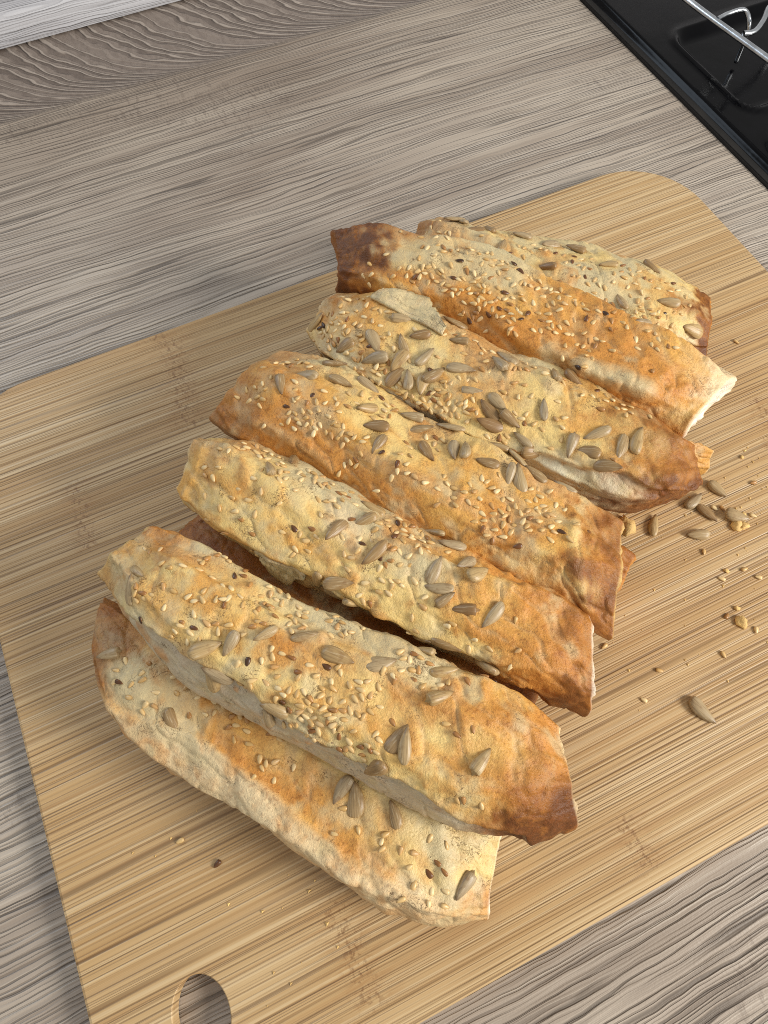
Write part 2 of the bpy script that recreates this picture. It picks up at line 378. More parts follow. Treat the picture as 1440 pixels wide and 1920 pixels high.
def smooth_path(pts, n=8):
    P_ = [Vector(p) for p in pts]; out = []
    for i in range(len(P_) - 1):
        a, b, c, d = P_[max(i - 1, 0)], P_[i], P_[i + 1], P_[min(i + 2, len(P_) - 1)]
        for k in range(n):
            t = k / n; out.append(0.5 * ((2 * b) + (c - a) * t + (2 * a - 5 * b + 4 * c - d) * t * t + (3 * b - a - 3 * c + d) * t ** 3))
    return out + [P_[-1]]
rack_loc = (0.3700, 0.3050, ZC)
wire('rail', smooth_path([(0.3700, 0.47, 0.030), (0.3705, 0.40, 0.030), (0.3712, 0.35, 0.030), (0.3791, 0.2814, 0.030), (0.386, 0.22, 0.030), (0.388, 0.19, 0.028), (0.389, 0.182, 0.006)]), 0.0019, rack)
wire('cross_wire', smooth_path([(0.3742, 0.3245, 0.031), (0.384, 0.3262, 0.031), (0.3945, 0.3245, 0.031), (0.3965, 0.318, 0.024), (0.3965, 0.316, 0.004)]), 0.0014, rack)
wire('cross_wire', smooth_path([(0.3795, 0.3062, 0.031), (0.387, 0.3052, 0.031), (0.397, 0.3105, 0.032), (0.412, 0.3215, 0.032), (0.44, 0.33, 0.030), (0.45, 0.33, 0.004)]), 0.0016, rack)
rack.location = rack_loc

# measured rolls: stations along the length (centre x, y, half-width vector x, y, half-height), seeds as (along, across, heading)
LOAF = {
  'A': dict(zc=0.0288, view=1.635,
    st=[[-0.0691,0.11199,0.00435,0.01028,0.01088],[-0.06603,0.10161,0.00894,0.01203,0.01409],[-0.06191,0.09133,0.01234,0.01362,0.01637],[-0.05619,0.0818,0.01404,0.01458,0.017],[-0.04903,0.07295,0.01416,0.01497,0.017],[-0.04207,0.0642,0.01437,0.0154,0.017],[-0.03529,0.05551,0.01435,0.01559,0.017],[-0.02865,0.04696,0.01426,0.01571,0.017],[-0.02264,0.03825,0.0147,0.01614,0.017],[-0.01676,0.02968,0.01518,0.01655,0.017],[-0.0107,0.02142,0.01536,0.01678,0.017],[-0.00483,0.01326,0.01564,0.01704,0.017],[0.00109,0.00533,0.01577,0.01719,0.017],[0.00735,-0.0022,0.01543,0.01704,0.017],[0.01383,-0.00932,0.01478,0.0166,0.01637],[0.02094,-0.01546,0.01314,0.01514,0.01409],[0.02817,-0.021,0.01092,0.01298,0.01088]],
    sun=[[0.09,-0.033,-122],[0.271,-0.3,-36],[0.642,0.067,-95],[0.679,0.05,122],[0.767,0.117,132],[0.855,0.3,175],[0.93,0.433,8],[0.942,-0.367,-131]],
    ses=[[0.12,-0.1],[0.133,0.05],[0.143,-0.183],[0.125,-0.3],[0.183,0.2],[0.18,0.083],[0.168,-0.1],[0.175,-0.267],[0.185,0.0],[0.213,-0.25],[0.231,-0.2],[0.218,-0.033],[0.256,0.083],[0.296,-0.083],[0.211,-0.367],[0.243,0.183],[0.273,0.167],[0.368,0.333],[0.333,0.167],[0.404,0.233],[0.436,0.35],[0.383,0.117],[0.328,0.033],[0.393,0.333],[0.356,0.133],[0.368,0.233],[0.346,0.067],[0.348,0.233],[0.301,0.117],[0.381,0.283],[0.358,0.3],[0.401,-0.05],[0.398,0.067],[0.424,0.183],[0.434,-0.017],[0.383,0.0],[0.421,0.083],[0.414,0.15],[0.471,0.267],[0.466,0.45],[0.396,0.167],[0.481,-0.117],[0.466,-0.117],[0.499,-0.017],[0.504,-0.233],[0.489,0.133],[0.476,-0.2],[0.469,0.15],[0.534,0.0],[0.464,-0.35],[0.672,0.383],[0.727,0.367],[0.697,0.3],[0.657,-0.05],[0.657,-0.4],[0.847,0.083],[0.862,-0.3],[0.759,-0.25],[0.822,-0.283],[0.825,-0.117],[0.84,-0.467],[0.885,0.083],[0.822,-0.667],[0.902,-0.433],[0.877,-0.483],[0.912,-0.633],[0.892,-0.2],[0.877,-0.617],[0.872,-0.117],[0.704,-0.2],[0.754,-0.15],[0.797,-0.15],[0.757,-0.067]]),
  'B': dict(zc=0.0545, view=1.688,
    st=[[-0.04527,0.12421,0.01207,0.00473,0.01088],[-0.04043,0.11379,0.01495,0.00799,0.01409],[-0.03524,0.10304,0.01599,0.00998,0.01637],[-0.03008,0.09253,0.01671,0.01168,0.017],[-0.02456,0.08251,0.01686,0.01297,0.017],[-0.01845,0.07313,0.0165,0.01393,0.017],[-0.01181,0.06443,0.01583,0.01464,0.017],[-0.00458,0.05651,0.01537,0.01551,0.017],[0.0023,0.04851,0.01485,0.01625,0.017],[0.00892,0.0405,0.01427,0.01689,0.017],[0.01545,0.03264,0.01378,0.01756,0.017],[0.0219,0.02496,0.01348,0.01833,0.017],[0.02835,0.01748,0.01325,0.01912,0.017],[0.03501,0.01036,0.01262,0.01954,0.017],[0.04236,0.00434,0.01109,0.01886,0.01637],[0.05021,-0.0005,0.00846,0.01679,0.01409],[0.05749,-0.00481,0.00476,0.01343,0.01088]],
    sun=[[0.073,-0.1,7],[0.085,-0.383,136],[0.273,-0.233,54],[0.306,-0.017,-86],[0.358,0.2,-123],[0.303,-0.467,-177],[0.293,-0.633,126],[0.424,-0.517,170],[0.414,-0.767,117],[0.501,0.3,5],[0.589,0.467,37],[0.674,0.9,160],[0.722,0.717,34],[0.719,0.367,46],[0.654,-0.15,77],[0.669,-0.167,111],[0.815,-0.017,67],[0.529,-0.75,-124],[0.619,-0.683,-123],[0.429,0.383,36]],
    ses=[[0.06,0.283],[0.045,0.267],[0.073,0.4],[0.128,-0.283],[0.113,-0.383],[0.095,-0.25],[0.115,-0.25],[0.103,-0.317],[0.188,0.85],[0.201,0.867],[0.173,0.833],[0.155,0.633],[0.165,0.633],[0.17,0.917],[0.165,0.75],[0.125,0.2],[0.13,0.033],[0.175,0.467],[0.135,-0.133],[0.148,0.317],[0.14,0.05],[0.211,0.233],[0.108,0.183],[0.233,0.717],[0.233,0.467],[0.321,0.767],[0.276,0.683],[0.308,0.817],[0.246,0.867],[0.248,0.783],[0.276,0.433],[0.248,0.033],[0.248,0.5],[0.221,0.167],[0.168,-0.15],[0.165,0.083],[0.243,0.233],[0.195,0.133],[0.208,0.117],[0.221,0.033],[0.261,0.233],[0.251,0.3],[0.203,0.483],[0.138,-0.567],[0.263,0.067],[0.236,-0.2],[0.208,-0.133],[0.233,-0.1],[0.233,-0.317],[0.206,-0.3],[0.251,-0.2],[0.201,-0.45],[0.213,-0.2],[0.303,0.65],[0.351,0.717],[0.276,0.017],[0.341,0.517],[0.318,0.583],[0.306,0.55],[0.261,0.333],[0.291,0.367],[0.318,0.433],[0.331,0.833],[0.376,0.583],[0.333,0.583],[0.353,0.833],[0.333,0.283],[0.416,0.533],[0.383,0.783],[0.406,0.683],[0.391,0.7],[0.386,0.45],[0.421,0.867],[0.343,0.283],[0.401,0.75],[0.358,0.467],[0.393,0.517],[0.454,0.767],[0.338,0.717],[0.371,0.0],[0.401,0.1],[0.351,-0.083],[0.286,0.117],[0.378,0.133],[0.396,0.0],[0.336,-0.167],[0.398,0.35],[0.318,0.367],[0.328,0.183],[0.321,0.1],[0.386,0.067],[0.358,-0.483],[0.371,-0.35],[0.348,-0.45],[0.393,-0.217],[0.409,-0.117],[0.373,-0.267],[0.419,-0.233],[0.419,-0.383],[0.459,0.133],[0.454,-0.167],[0.464,-0.15],[0.421,0.1],[0.446,-0.033],[0.439,-0.2],[0.469,-0.4],[0.466,-0.3],[0.431,-0.283],[0.441,0.05],[0.554,0.167],[0.476,-0.517],[0.504,-0.683],[0.486,0.167],[0.496,-0.517],[0.524,-0.2],[0.539,-0.133],[0.476,0.067],[0.504,0.067],[0.511,-0.417],[0.514,-0.1],[0.506,-0.25],[0.516,0.15],[0.514,0.05],[0.489,-0.467],[0.491,-0.017],[0.481,-0.183],[0.494,-0.1],[0.484,-0.317],[0.539,0.1],[0.494,-0.383],[0.509,0.2],[0.549,-0.217],[0.554,-0.1],[0.559,0.017],[0.579,-0.1],[0.529,-0.267],[0.531,-0.35],[0.569,-0.1],[0.516,-0.283],[0.569,-0.333],[0.534,-0.05],[0.536,-0.417],[0.546,-0.367],[0.566,-0.467],[0.519,-0.367],[0.479,-0.683],[0.491,-0.217],[0.436,-0.683],[0.431,-0.383],[0.489,-0.8],[0.459,-0.65],[0.489,-0.7],[0.546,-0.467],[0.481,-0.417],[0.441,-0.8],[0.476,-0.25],[0.449,-0.433],[0.529,0.833],[0.411,0.45],[0.471,0.567],[0.474,0.733],[0.484,0.783],[0.509,0.717],[0.491,0.617],[0.464,0.85],[0.499,0.683],[0.607,0.067],[0.569,0.067],[0.561,0.117],[0.594,0.217],[0.622,0.317],[0.596,0.35],[0.584,0.117],[0.591,-0.033],[0.571,0.2],[0.574,-0.583],[0.619,-0.267],[0.637,-0.017],[0.599,-0.4],[0.607,-0.433],[0.564,-0.567],[0.586,-0.483],[0.634,-0.217],[0.609,-0.233],[0.664,0.6],[0.659,0.45],[0.617,0.367],[0.627,0.617],[0.632,0.483],[0.642,0.667],[0.734,0.617],[0.774,0.733],[0.702,0.467],[0.679,0.4],[0.717,0.55],[0.667,0.733],[0.652,0.733],[0.619,0.7],[0.654,0.55],[0.689,0.717],[0.594,-0.567],[0.554,-0.667],[0.599,-0.633],[0.617,-0.417],[0.576,-0.75],[0.762,0.1],[0.792,0.183],[0.739,0.167],[0.777,-0.55],[0.789,-0.5],[0.822,-0.517],[0.812,0.867],[0.805,0.917],[0.835,0.917],[0.456,-0.75],[0.489,-0.6],[0.511,-0.533],[0.469,-0.633],[0.446,-0.7],[0.499,-0.6]]),
  'C': dict(zc=0.0545, view=1.907,
    st=[[-0.01258,0.14728,0.00795,0.00806,0.01088],[-0.0071,0.13845,0.01096,0.0112,0.01409],[-0.0009,0.12952,0.01215,0.01271,0.01637],[0.00574,0.12112,0.01306,0.01403,0.017],[0.01255,0.11309,0.01359,0.01502,0.017],[0.01836,0.10425,0.01284,0.01468,0.017],[0.02459,0.09599,0.01256,0.01474,0.017],[0.03054,0.08771,0.01239,0.01488,0.017],[0.03653,0.07971,0.01194,0.01476,0.017],[0.04296,0.07229,0.01157,0.0147,0.017],[0.04839,0.06423,0.01152,0.01491,0.017],[0.05403,0.05656,0.01095,0.01471,0.017],[0.05944,0.04891,0.01012,0.01435,0.017],[0.0652,0.04171,0.01002,0.01456,0.017],[0.07135,0.03497,0.01002,0.01483,0.01637],[0.07734,0.02828,0.00923,0.01452,0.01409],[0.08284,0.02136,0.00853,0.01435,0.01088]],
    sun=[[0.228,0.933,-74],[0.201,0.517,129],[0.444,0.883,-174],[0.381,0.233,-106],[0.434,0.517,-128],[0.474,0.2,-108],[0.268,-0.833,-150],[0.368,-0.617,-94],[0.416,-0.517,28],[0.449,-0.75,-50],[0.393,-0.917,-163],[0.589,0.967,157],[0.639,0.867,-147],[0.612,0.35,97],[0.679,0.633,-106],[0.627,0.167,-158],[0.647,0.033,60],[0.712,0.517,63],[0.692,0.033,-155],[0.759,0.167,-104],[0.622,-0.8,66],[0.667,-0.7,14],[0.757,-0.8,-156]],
    ses=[[0.09,0.133],[0.068,0.067],[0.058,0.183],[0.083,0.483],[0.093,0.3],[0.08,-0.317],[0.128,-0.333],[0.15,-0.683],[0.145,0.0],[0.143,-0.783],[0.1,-0.667],[0.165,0.767],[0.18,0.767],[0.188,0.9],[0.175,0.9],[0.12,0.667],[0.16,0.9],[0.138,0.9],[0.11,0.85],[0.148,0.75],[0.128,0.767],[0.206,0.9],[0.16,0.683],[0.105,0.5],[0.108,0.617],[0.243,0.483],[0.206,0.683],[0.218,0.683],[0.248,0.217],[0.178,0.35],[0.318,0.8],[0.268,0.7],[0.233,0.6],[0.211,0.783],[0.256,0.7],[0.185,0.433],[0.273,0.583],[0.223,0.533],[0.293,0.783],[0.231,0.4],[0.183,0.083],[0.331,0.75],[0.298,0.683],[0.273,0.417],[0.306,0.917],[0.331,0.883],[0.273,0.85],[0.313,0.7],[0.288,0.867],[0.378,0.8],[0.396,0.717],[0.356,0.75],[0.381,0.917],[0.373,0.633],[0.338,0.533],[0.366,0.8],[0.351,0.567],[0.206,-0.083],[0.18,-0.3],[0.206,0.233],[0.158,-0.233],[0.153,0.15],[0.208,-0.483],[0.201,-0.917],[0.201,-0.8],[0.216,-0.817],[0.246,-0.717],[0.218,-0.917],[0.231,-0.767],[0.165,-0.833],[0.336,-0.267],[0.293,-0.017],[0.331,0.117],[0.308,-0.367],[0.306,-0.467],[0.273,-0.167],[0.366,0.517],[0.346,0.05],[0.328,-0.1],[0.318,0.5],[0.338,0.317],[0.396,0.183],[0.406,0.433],[0.308,-0.05],[0.579,0.817],[0.511,0.6],[0.541,0.667],[0.486,0.633],[0.526,0.7],[0.511,0.5],[0.504,0.783],[0.461,0.433],[0.556,0.717],[0.539,0.85],[0.446,0.233],[0.546,0.583],[0.436,0.283],[0.499,0.583],[0.556,0.9],[0.466,0.567],[0.481,0.717],[0.506,0.883],[0.521,0.833],[0.549,0.333],[0.529,0.583],[0.499,0.317],[0.561,0.45],[0.529,0.467],[0.431,-0.017],[0.514,0.2],[0.529,0.333],[0.461,0.333],[0.439,0.133],[0.534,0.183],[0.536,-0.05],[0.569,0.633],[0.496,0.033],[0.414,0.0],[0.491,0.183],[0.414,-0.2],[0.581,0.55],[0.504,0.133],[0.637,0.683],[0.571,0.4],[0.566,0.833],[0.591,0.717],[0.514,0.35],[0.591,0.5],[0.554,0.233],[0.526,-0.333],[0.504,-0.133],[0.474,-0.617],[0.429,-0.25],[0.464,-0.55],[0.529,-0.2],[0.524,-0.083],[0.549,-0.1],[0.574,0.067],[0.471,-0.333],[0.602,-0.083],[0.489,-0.617],[0.504,-0.35],[0.589,-0.767],[0.604,-0.283],[0.584,-0.55],[0.599,-0.7],[0.674,-0.317],[0.662,-0.383],[0.812,0.233],[0.724,-0.383],[0.762,-0.45],[0.311,-0.783],[0.323,-0.783],[0.296,-0.883],[0.326,-0.917],[0.313,-0.917],[0.82,-0.233],[0.674,-0.867],[0.719,-0.6],[0.662,-0.85],[0.817,-0.85],[0.81,-0.533]]),
  'D': dict(zc=0.0545, view=2.011,
    st=[[0.01918,0.17423,0.01744,0.00836,0.01056],[0.02539,0.16529,0.01874,0.01083,0.01367],[0.03236,0.15697,0.01877,0.01203,0.01589],[0.03868,0.14811,0.01781,0.01202,0.0165],[0.04393,0.13858,0.01779,0.01273,0.0165],[0.04909,0.12924,0.01777,0.01341,0.0165],[0.05431,0.1202,0.01743,0.01381,0.0165],[0.05948,0.11137,0.01702,0.01414,0.0165],[0.06519,0.10321,0.01695,0.01473,0.0165],[0.07094,0.09529,0.01704,0.01542,0.0165],[0.07623,0.0872,0.01677,0.01579,0.0165],[0.08126,0.07913,0.01607,0.01581,0.0165],[0.08674,0.07157,0.01541,0.01583,0.0165],[0.09222,0.0642,0.01467,0.01579,0.0165],[0.09705,0.05661,0.01323,0.01532,0.01589],[0.10235,0.04946,0.01278,0.01563,0.01367],[0.1077,0.04248,0.01265,0.01616,0.01056]],
    sun=[[0.113,0.333,-52],[0.14,0.583,-174],[0.17,0.933,7],[0.216,0.75,10],[0.273,0.95,1],[0.303,0.617,-121],[0.346,0.467,-155],[0.371,0.3,-87],[0.404,0.9,-155],[0.436,0.817,30],[0.474,0.5,-35],[0.531,0.683,-66],[0.561,0.733,112],[0.622,0.7,-161],[0.679,0.75,-69],[0.707,0.767,127],[0.499,0.983,-177],[0.629,1.0,-170],[0.684,0.967,178],[0.742,0.933,179],[0.827,1.0,-175]],
    ses=[[0.08,0.4],[0.065,-0.067],[0.078,0.05],[0.03,-0.117],[0.06,0.183],[0.04,0.5],[0.095,0.067],[0.185,0.383],[0.133,0.417],[0.098,-0.083],[0.09,0.2],[0.073,0.267],[0.04,0.1],[0.055,0.75],[0.083,0.75],[0.043,0.7],[0.068,0.783],[0.13,0.75],[0.095,0.783],[0.073,0.883],[0.115,0.783],[0.188,0.133],[0.203,0.35],[0.16,0.2],[0.163,0.0],[0.218,0.25],[0.201,0.067],[0.238,0.1],[0.236,0.467],[0.148,0.35],[0.223,0.4],[0.248,0.65],[0.246,0.267],[0.188,0.267],[0.125,-0.417],[0.203,0.167],[0.268,0.467],[0.175,0.067],[0.203,0.483],[0.168,0.267],[0.278,0.583],[0.153,0.083],[0.231,0.017],[0.218,0.067],[0.158,-0.25],[0.185,-0.05],[0.276,0.75],[0.246,0.417],[0.19,-0.233],[0.276,0.233],[0.258,0.05],[0.213,-0.05],[0.261,0.383],[0.328,0.55],[0.198,-0.1],[0.17,-0.133],[0.286,0.283],[0.308,0.233],[0.271,0.033],[0.263,0.2],[0.233,-0.1],[0.303,0.133],[0.321,0.233],[0.291,0.183],[0.333,0.85],[0.358,0.7],[0.343,0.317],[0.338,0.733],[0.301,0.017],[0.288,0.083],[0.341,0.633],[0.348,-0.167],[0.341,-0.067],[0.341,0.217],[0.333,-0.15],[0.323,-0.3],[0.351,0.067],[0.358,0.85],[0.313,0.9],[0.346,0.917],[0.296,0.8],[0.449,0.4],[0.436,0.483],[0.429,0.35],[0.424,0.517],[0.444,0.083],[0.419,0.6],[0.454,0.283],[0.434,0.167],[0.484,0.15],[0.436,-0.05],[0.549,-0.083],[0.464,0.15],[0.511,0.133],[0.391,0.2],[0.594,0.283],[0.619,0.5],[0.652,0.45],[0.574,0.25],[0.499,0.617],[0.604,0.383],[0.634,0.5],[0.539,0.333],[0.554,0.267],[0.617,0.35],[0.586,0.05],[0.539,0.15],[0.581,0.15],[0.632,0.3],[0.659,0.65],[0.614,0.183],[0.667,0.3],[0.699,0.45],[0.767,0.667],[0.684,0.417],[0.749,0.433],[0.704,0.367],[0.719,0.433],[0.687,0.317],[0.699,0.267],[0.649,0.15],[0.742,0.533],[0.632,0.183],[0.679,0.117],[0.659,0.05],[0.667,0.467],[0.712,0.267],[0.742,0.317],[0.815,0.233],[0.687,-0.017],[0.709,-0.033],[0.782,0.383],[0.774,0.45],[0.724,0.083],[0.762,0.217],[0.704,0.15],[0.734,0.4],[0.805,0.5],[0.727,0.217],[0.692,-0.15],[0.672,0.217],[0.759,0.4],[0.747,-0.067],[0.81,0.683],[0.754,0.283],[0.779,0.583],[0.764,0.517],[0.827,0.483],[0.81,0.4],[0.792,0.3],[0.792,0.45],[0.835,0.717],[0.789,0.533],[0.857,0.35],[0.865,0.5],[0.822,0.35],[0.907,0.583],[0.837,0.367],[0.639,-0.05],[0.662,-0.083],[0.677,-0.117],[0.321,-0.483],[0.414,-0.367],[0.316,-0.817],[0.479,0.783],[0.499,0.8],[0.456,0.733],[0.484,0.683],[0.787,0.817],[0.757,0.6],[0.757,0.8],[0.739,0.717]]),
  'E': dict(zc=0.0545, view=2.151,
    st=[[0.06059,0.19487,0.00974,0.00727,0.01088],[0.06467,0.18509,0.01424,0.01157,0.01409],[0.07115,0.17665,0.0167,0.01525,0.01637],[0.07676,0.16672,0.01758,0.0168,0.017],[0.08279,0.15731,0.01785,0.01785,0.017],[0.08843,0.14778,0.0177,0.01847,0.017],[0.09415,0.13857,0.01731,0.01885,0.017],[0.09927,0.12918,0.01644,0.01884,0.017],[0.10435,0.12001,0.01524,0.01857,0.017],[0.11109,0.1126,0.01586,0.02002,0.017],[0.11763,0.10507,0.01589,0.02076,0.017],[0.12398,0.09749,0.01544,0.02101,0.017],[0.13026,0.09004,0.01452,0.0208,0.017],[0.1363,0.08267,0.01282,0.01995,0.017],[0.14261,0.07608,0.01011,0.01804,0.01637],[0.15016,0.07161,0.0069,0.0148,0.01409],[0.15803,0.06824,0.00343,0.01082,0.01088]],
    sun=[[0.115,-0.1,-117],[0.075,-0.583,120],[0.178,0.267,-30],[0.241,0.433,139],[0.273,0.583,-140],[0.195,0.033,-139],[0.246,0.167,-99],[0.301,0.45,81],[0.366,0.733,-159],[0.336,0.283,68],[0.388,0.517,27],[0.251,-0.083,78],[0.283,-0.05,125],[0.311,0.0,-72],[0.216,0.65,26],[0.336,1.0,-149],[0.491,0.933,165],[0.476,0.733,156],[0.424,0.317,28],[0.491,0.367,-20],[0.474,0.2,161],[0.526,0.183,-21],[0.486,-0.017,-166],[0.599,0.483,112],[0.566,-0.067,161],[0.596,-0.233,21],[0.266,-0.533,172],[0.614,0.833,110],[0.662,0.917,-23],[0.674,0.15,-85],[0.729,0.45,-136],[0.709,0.15,-178],[0.789,0.367,-92],[0.827,0.517,92],[0.754,-0.017,15],[0.0,-0.15,81]],
    ses=[[0.035,0.3],[0.075,-0.067],[0.038,-0.267],[0.053,-0.117],[0.078,0.217],[0.038,0.033],[0.055,0.033],[0.048,0.383],[0.095,-0.067],[0.063,0.333],[0.098,0.383],[0.035,-0.5],[0.088,-0.183],[0.053,-0.25],[0.05,-0.867],[0.058,0.2],[0.035,-0.117],[0.103,0.1],[0.058,0.6],[0.113,0.167],[0.085,0.5],[0.08,0.317],[0.078,0.083],[0.07,-0.2],[0.143,0.25],[0.103,0.55],[0.098,0.233],[0.073,0.483],[0.133,0.383],[0.08,-0.317],[0.07,0.683],[0.088,0.767],[0.133,0.833],[0.125,0.633],[0.048,0.783],[0.15,0.633],[0.143,0.75],[0.135,0.5],[0.11,0.683],[0.16,0.8],[0.118,0.383],[0.115,0.817],[0.165,0.633],[0.153,0.067],[0.226,0.317],[0.138,-0.117],[0.148,-0.25],[0.16,-0.217],[0.128,-0.25],[0.153,0.2],[0.16,-0.05],[0.17,0.133],[0.133,-0.45],[0.18,0.65],[0.226,0.05],[0.19,0.4],[0.18,0.517],[0.206,0.467],[0.216,-0.033],[0.251,0.633],[0.155,0.5],[0.115,-0.5],[0.201,-0.267],[0.216,-0.133],[0.175,-0.317],[0.168,-0.133],[0.105,-0.7],[0.216,-0.267],[0.223,-0.367],[0.183,-0.417],[0.206,-0.417],[0.203,-0.117],[0.223,-0.517],[0.228,-0.133],[0.16,-0.417],[0.261,-0.3],[0.323,0.717],[0.266,0.717],[0.286,0.817],[0.266,0.267],[0.318,0.317],[0.328,0.5],[0.363,0.867],[0.308,0.783],[0.356,0.233],[0.351,0.067],[0.429,0.467],[0.376,0.267],[0.363,0.167],[0.391,0.4],[0.376,-0.033],[0.419,0.117],[0.353,-0.033],[0.409,0.433],[0.381,0.067],[0.321,-0.35],[0.363,-0.167],[0.341,-0.017],[0.328,-0.233],[0.396,0.033],[0.396,-0.117],[0.341,-0.217],[0.301,-0.383],[0.286,-0.317],[0.378,-0.2],[0.409,0.033],[0.351,-0.167],[0.363,-0.433],[0.366,0.067],[0.358,-0.25],[0.318,-0.45],[0.371,-0.3],[0.383,-0.083],[0.266,-0.2],[0.393,-0.267],[0.333,-0.083],[0.313,-0.55],[0.436,0.033],[0.409,-0.183],[0.434,0.167],[0.421,0.0],[0.426,-0.083],[0.286,-0.417],[0.301,-0.3],[0.336,-0.317],[0.266,-0.383],[0.429,0.85],[0.401,0.917],[0.383,0.65],[0.454,0.617],[0.424,0.75],[0.411,0.867],[0.346,0.817],[0.451,0.883],[0.439,0.683],[0.434,0.583],[0.348,-0.367],[0.333,-0.4],[0.449,0.033],[0.434,-0.183],[0.378,-0.367],[0.519,0.633],[0.566,0.533],[0.544,0.783],[0.514,0.75],[0.499,0.5],[0.534,0.317],[0.559,0.85],[0.534,0.517],[0.586,0.783],[0.539,0.883],[0.544,0.617],[0.629,0.6],[0.526,0.783],[0.634,0.85],[0.637,0.767],[0.752,0.883],[0.724,0.883],[0.684,0.717],[0.712,0.783],[0.767,0.867],[0.732,0.65],[0.727,0.75],[0.662,0.75],[0.794,0.883],[0.797,0.8],[0.749,0.8],[0.817,0.917],[0.774,0.75],[0.627,0.433],[0.561,0.35],[0.584,0.283],[0.549,0.283],[0.561,0.25],[0.602,0.217],[0.486,-0.3],[0.514,-0.2],[0.529,-0.117],[0.526,-0.233],[0.549,-0.317],[0.554,-0.45],[0.571,-0.467],[0.541,-0.45],[0.652,0.2],[0.647,0.367],[0.629,-0.017],[0.649,0.467],[0.767,0.117],[0.794,0.7],[0.812,0.767],[0.872,0.917]]),
  'F': dict(zc=0.0545, view=2.297,
    st=[[0.07882,0.22233,0.0053,0.01604,0.01088],[0.08729,0.21573,0.00822,0.01843,0.01409],[0.09453,0.20676,0.0094,0.01779,0.01637],[0.10175,0.19769,0.01015,0.01689,0.017],[0.10939,0.18942,0.01176,0.01725,0.017],[0.11699,0.1813,0.01343,0.01759,0.017],[0.12419,0.17301,0.01547,0.01819,0.017],[0.12987,0.16337,0.01608,0.01719,0.017],[0.13531,0.15378,0.01656,0.0161,0.017],[0.14095,0.14462,0.01748,0.01544,0.017],[0.14669,0.13578,0.0186,0.01495,0.017],[0.15239,0.12713,0.01912,0.01401,0.017],[0.15761,0.11835,0.01859,0.01234,0.017],[0.16269,0.1097,0.01778,0.01059,0.017],[0.16791,0.1014,0.01701,0.00894,0.01637],[0.17391,0.09391,0.01711,0.00767,0.01409],[0.18018,0.08689,0.01716,0.00614,0.01088]],
    sun=[[0.759,1.0,-106]],
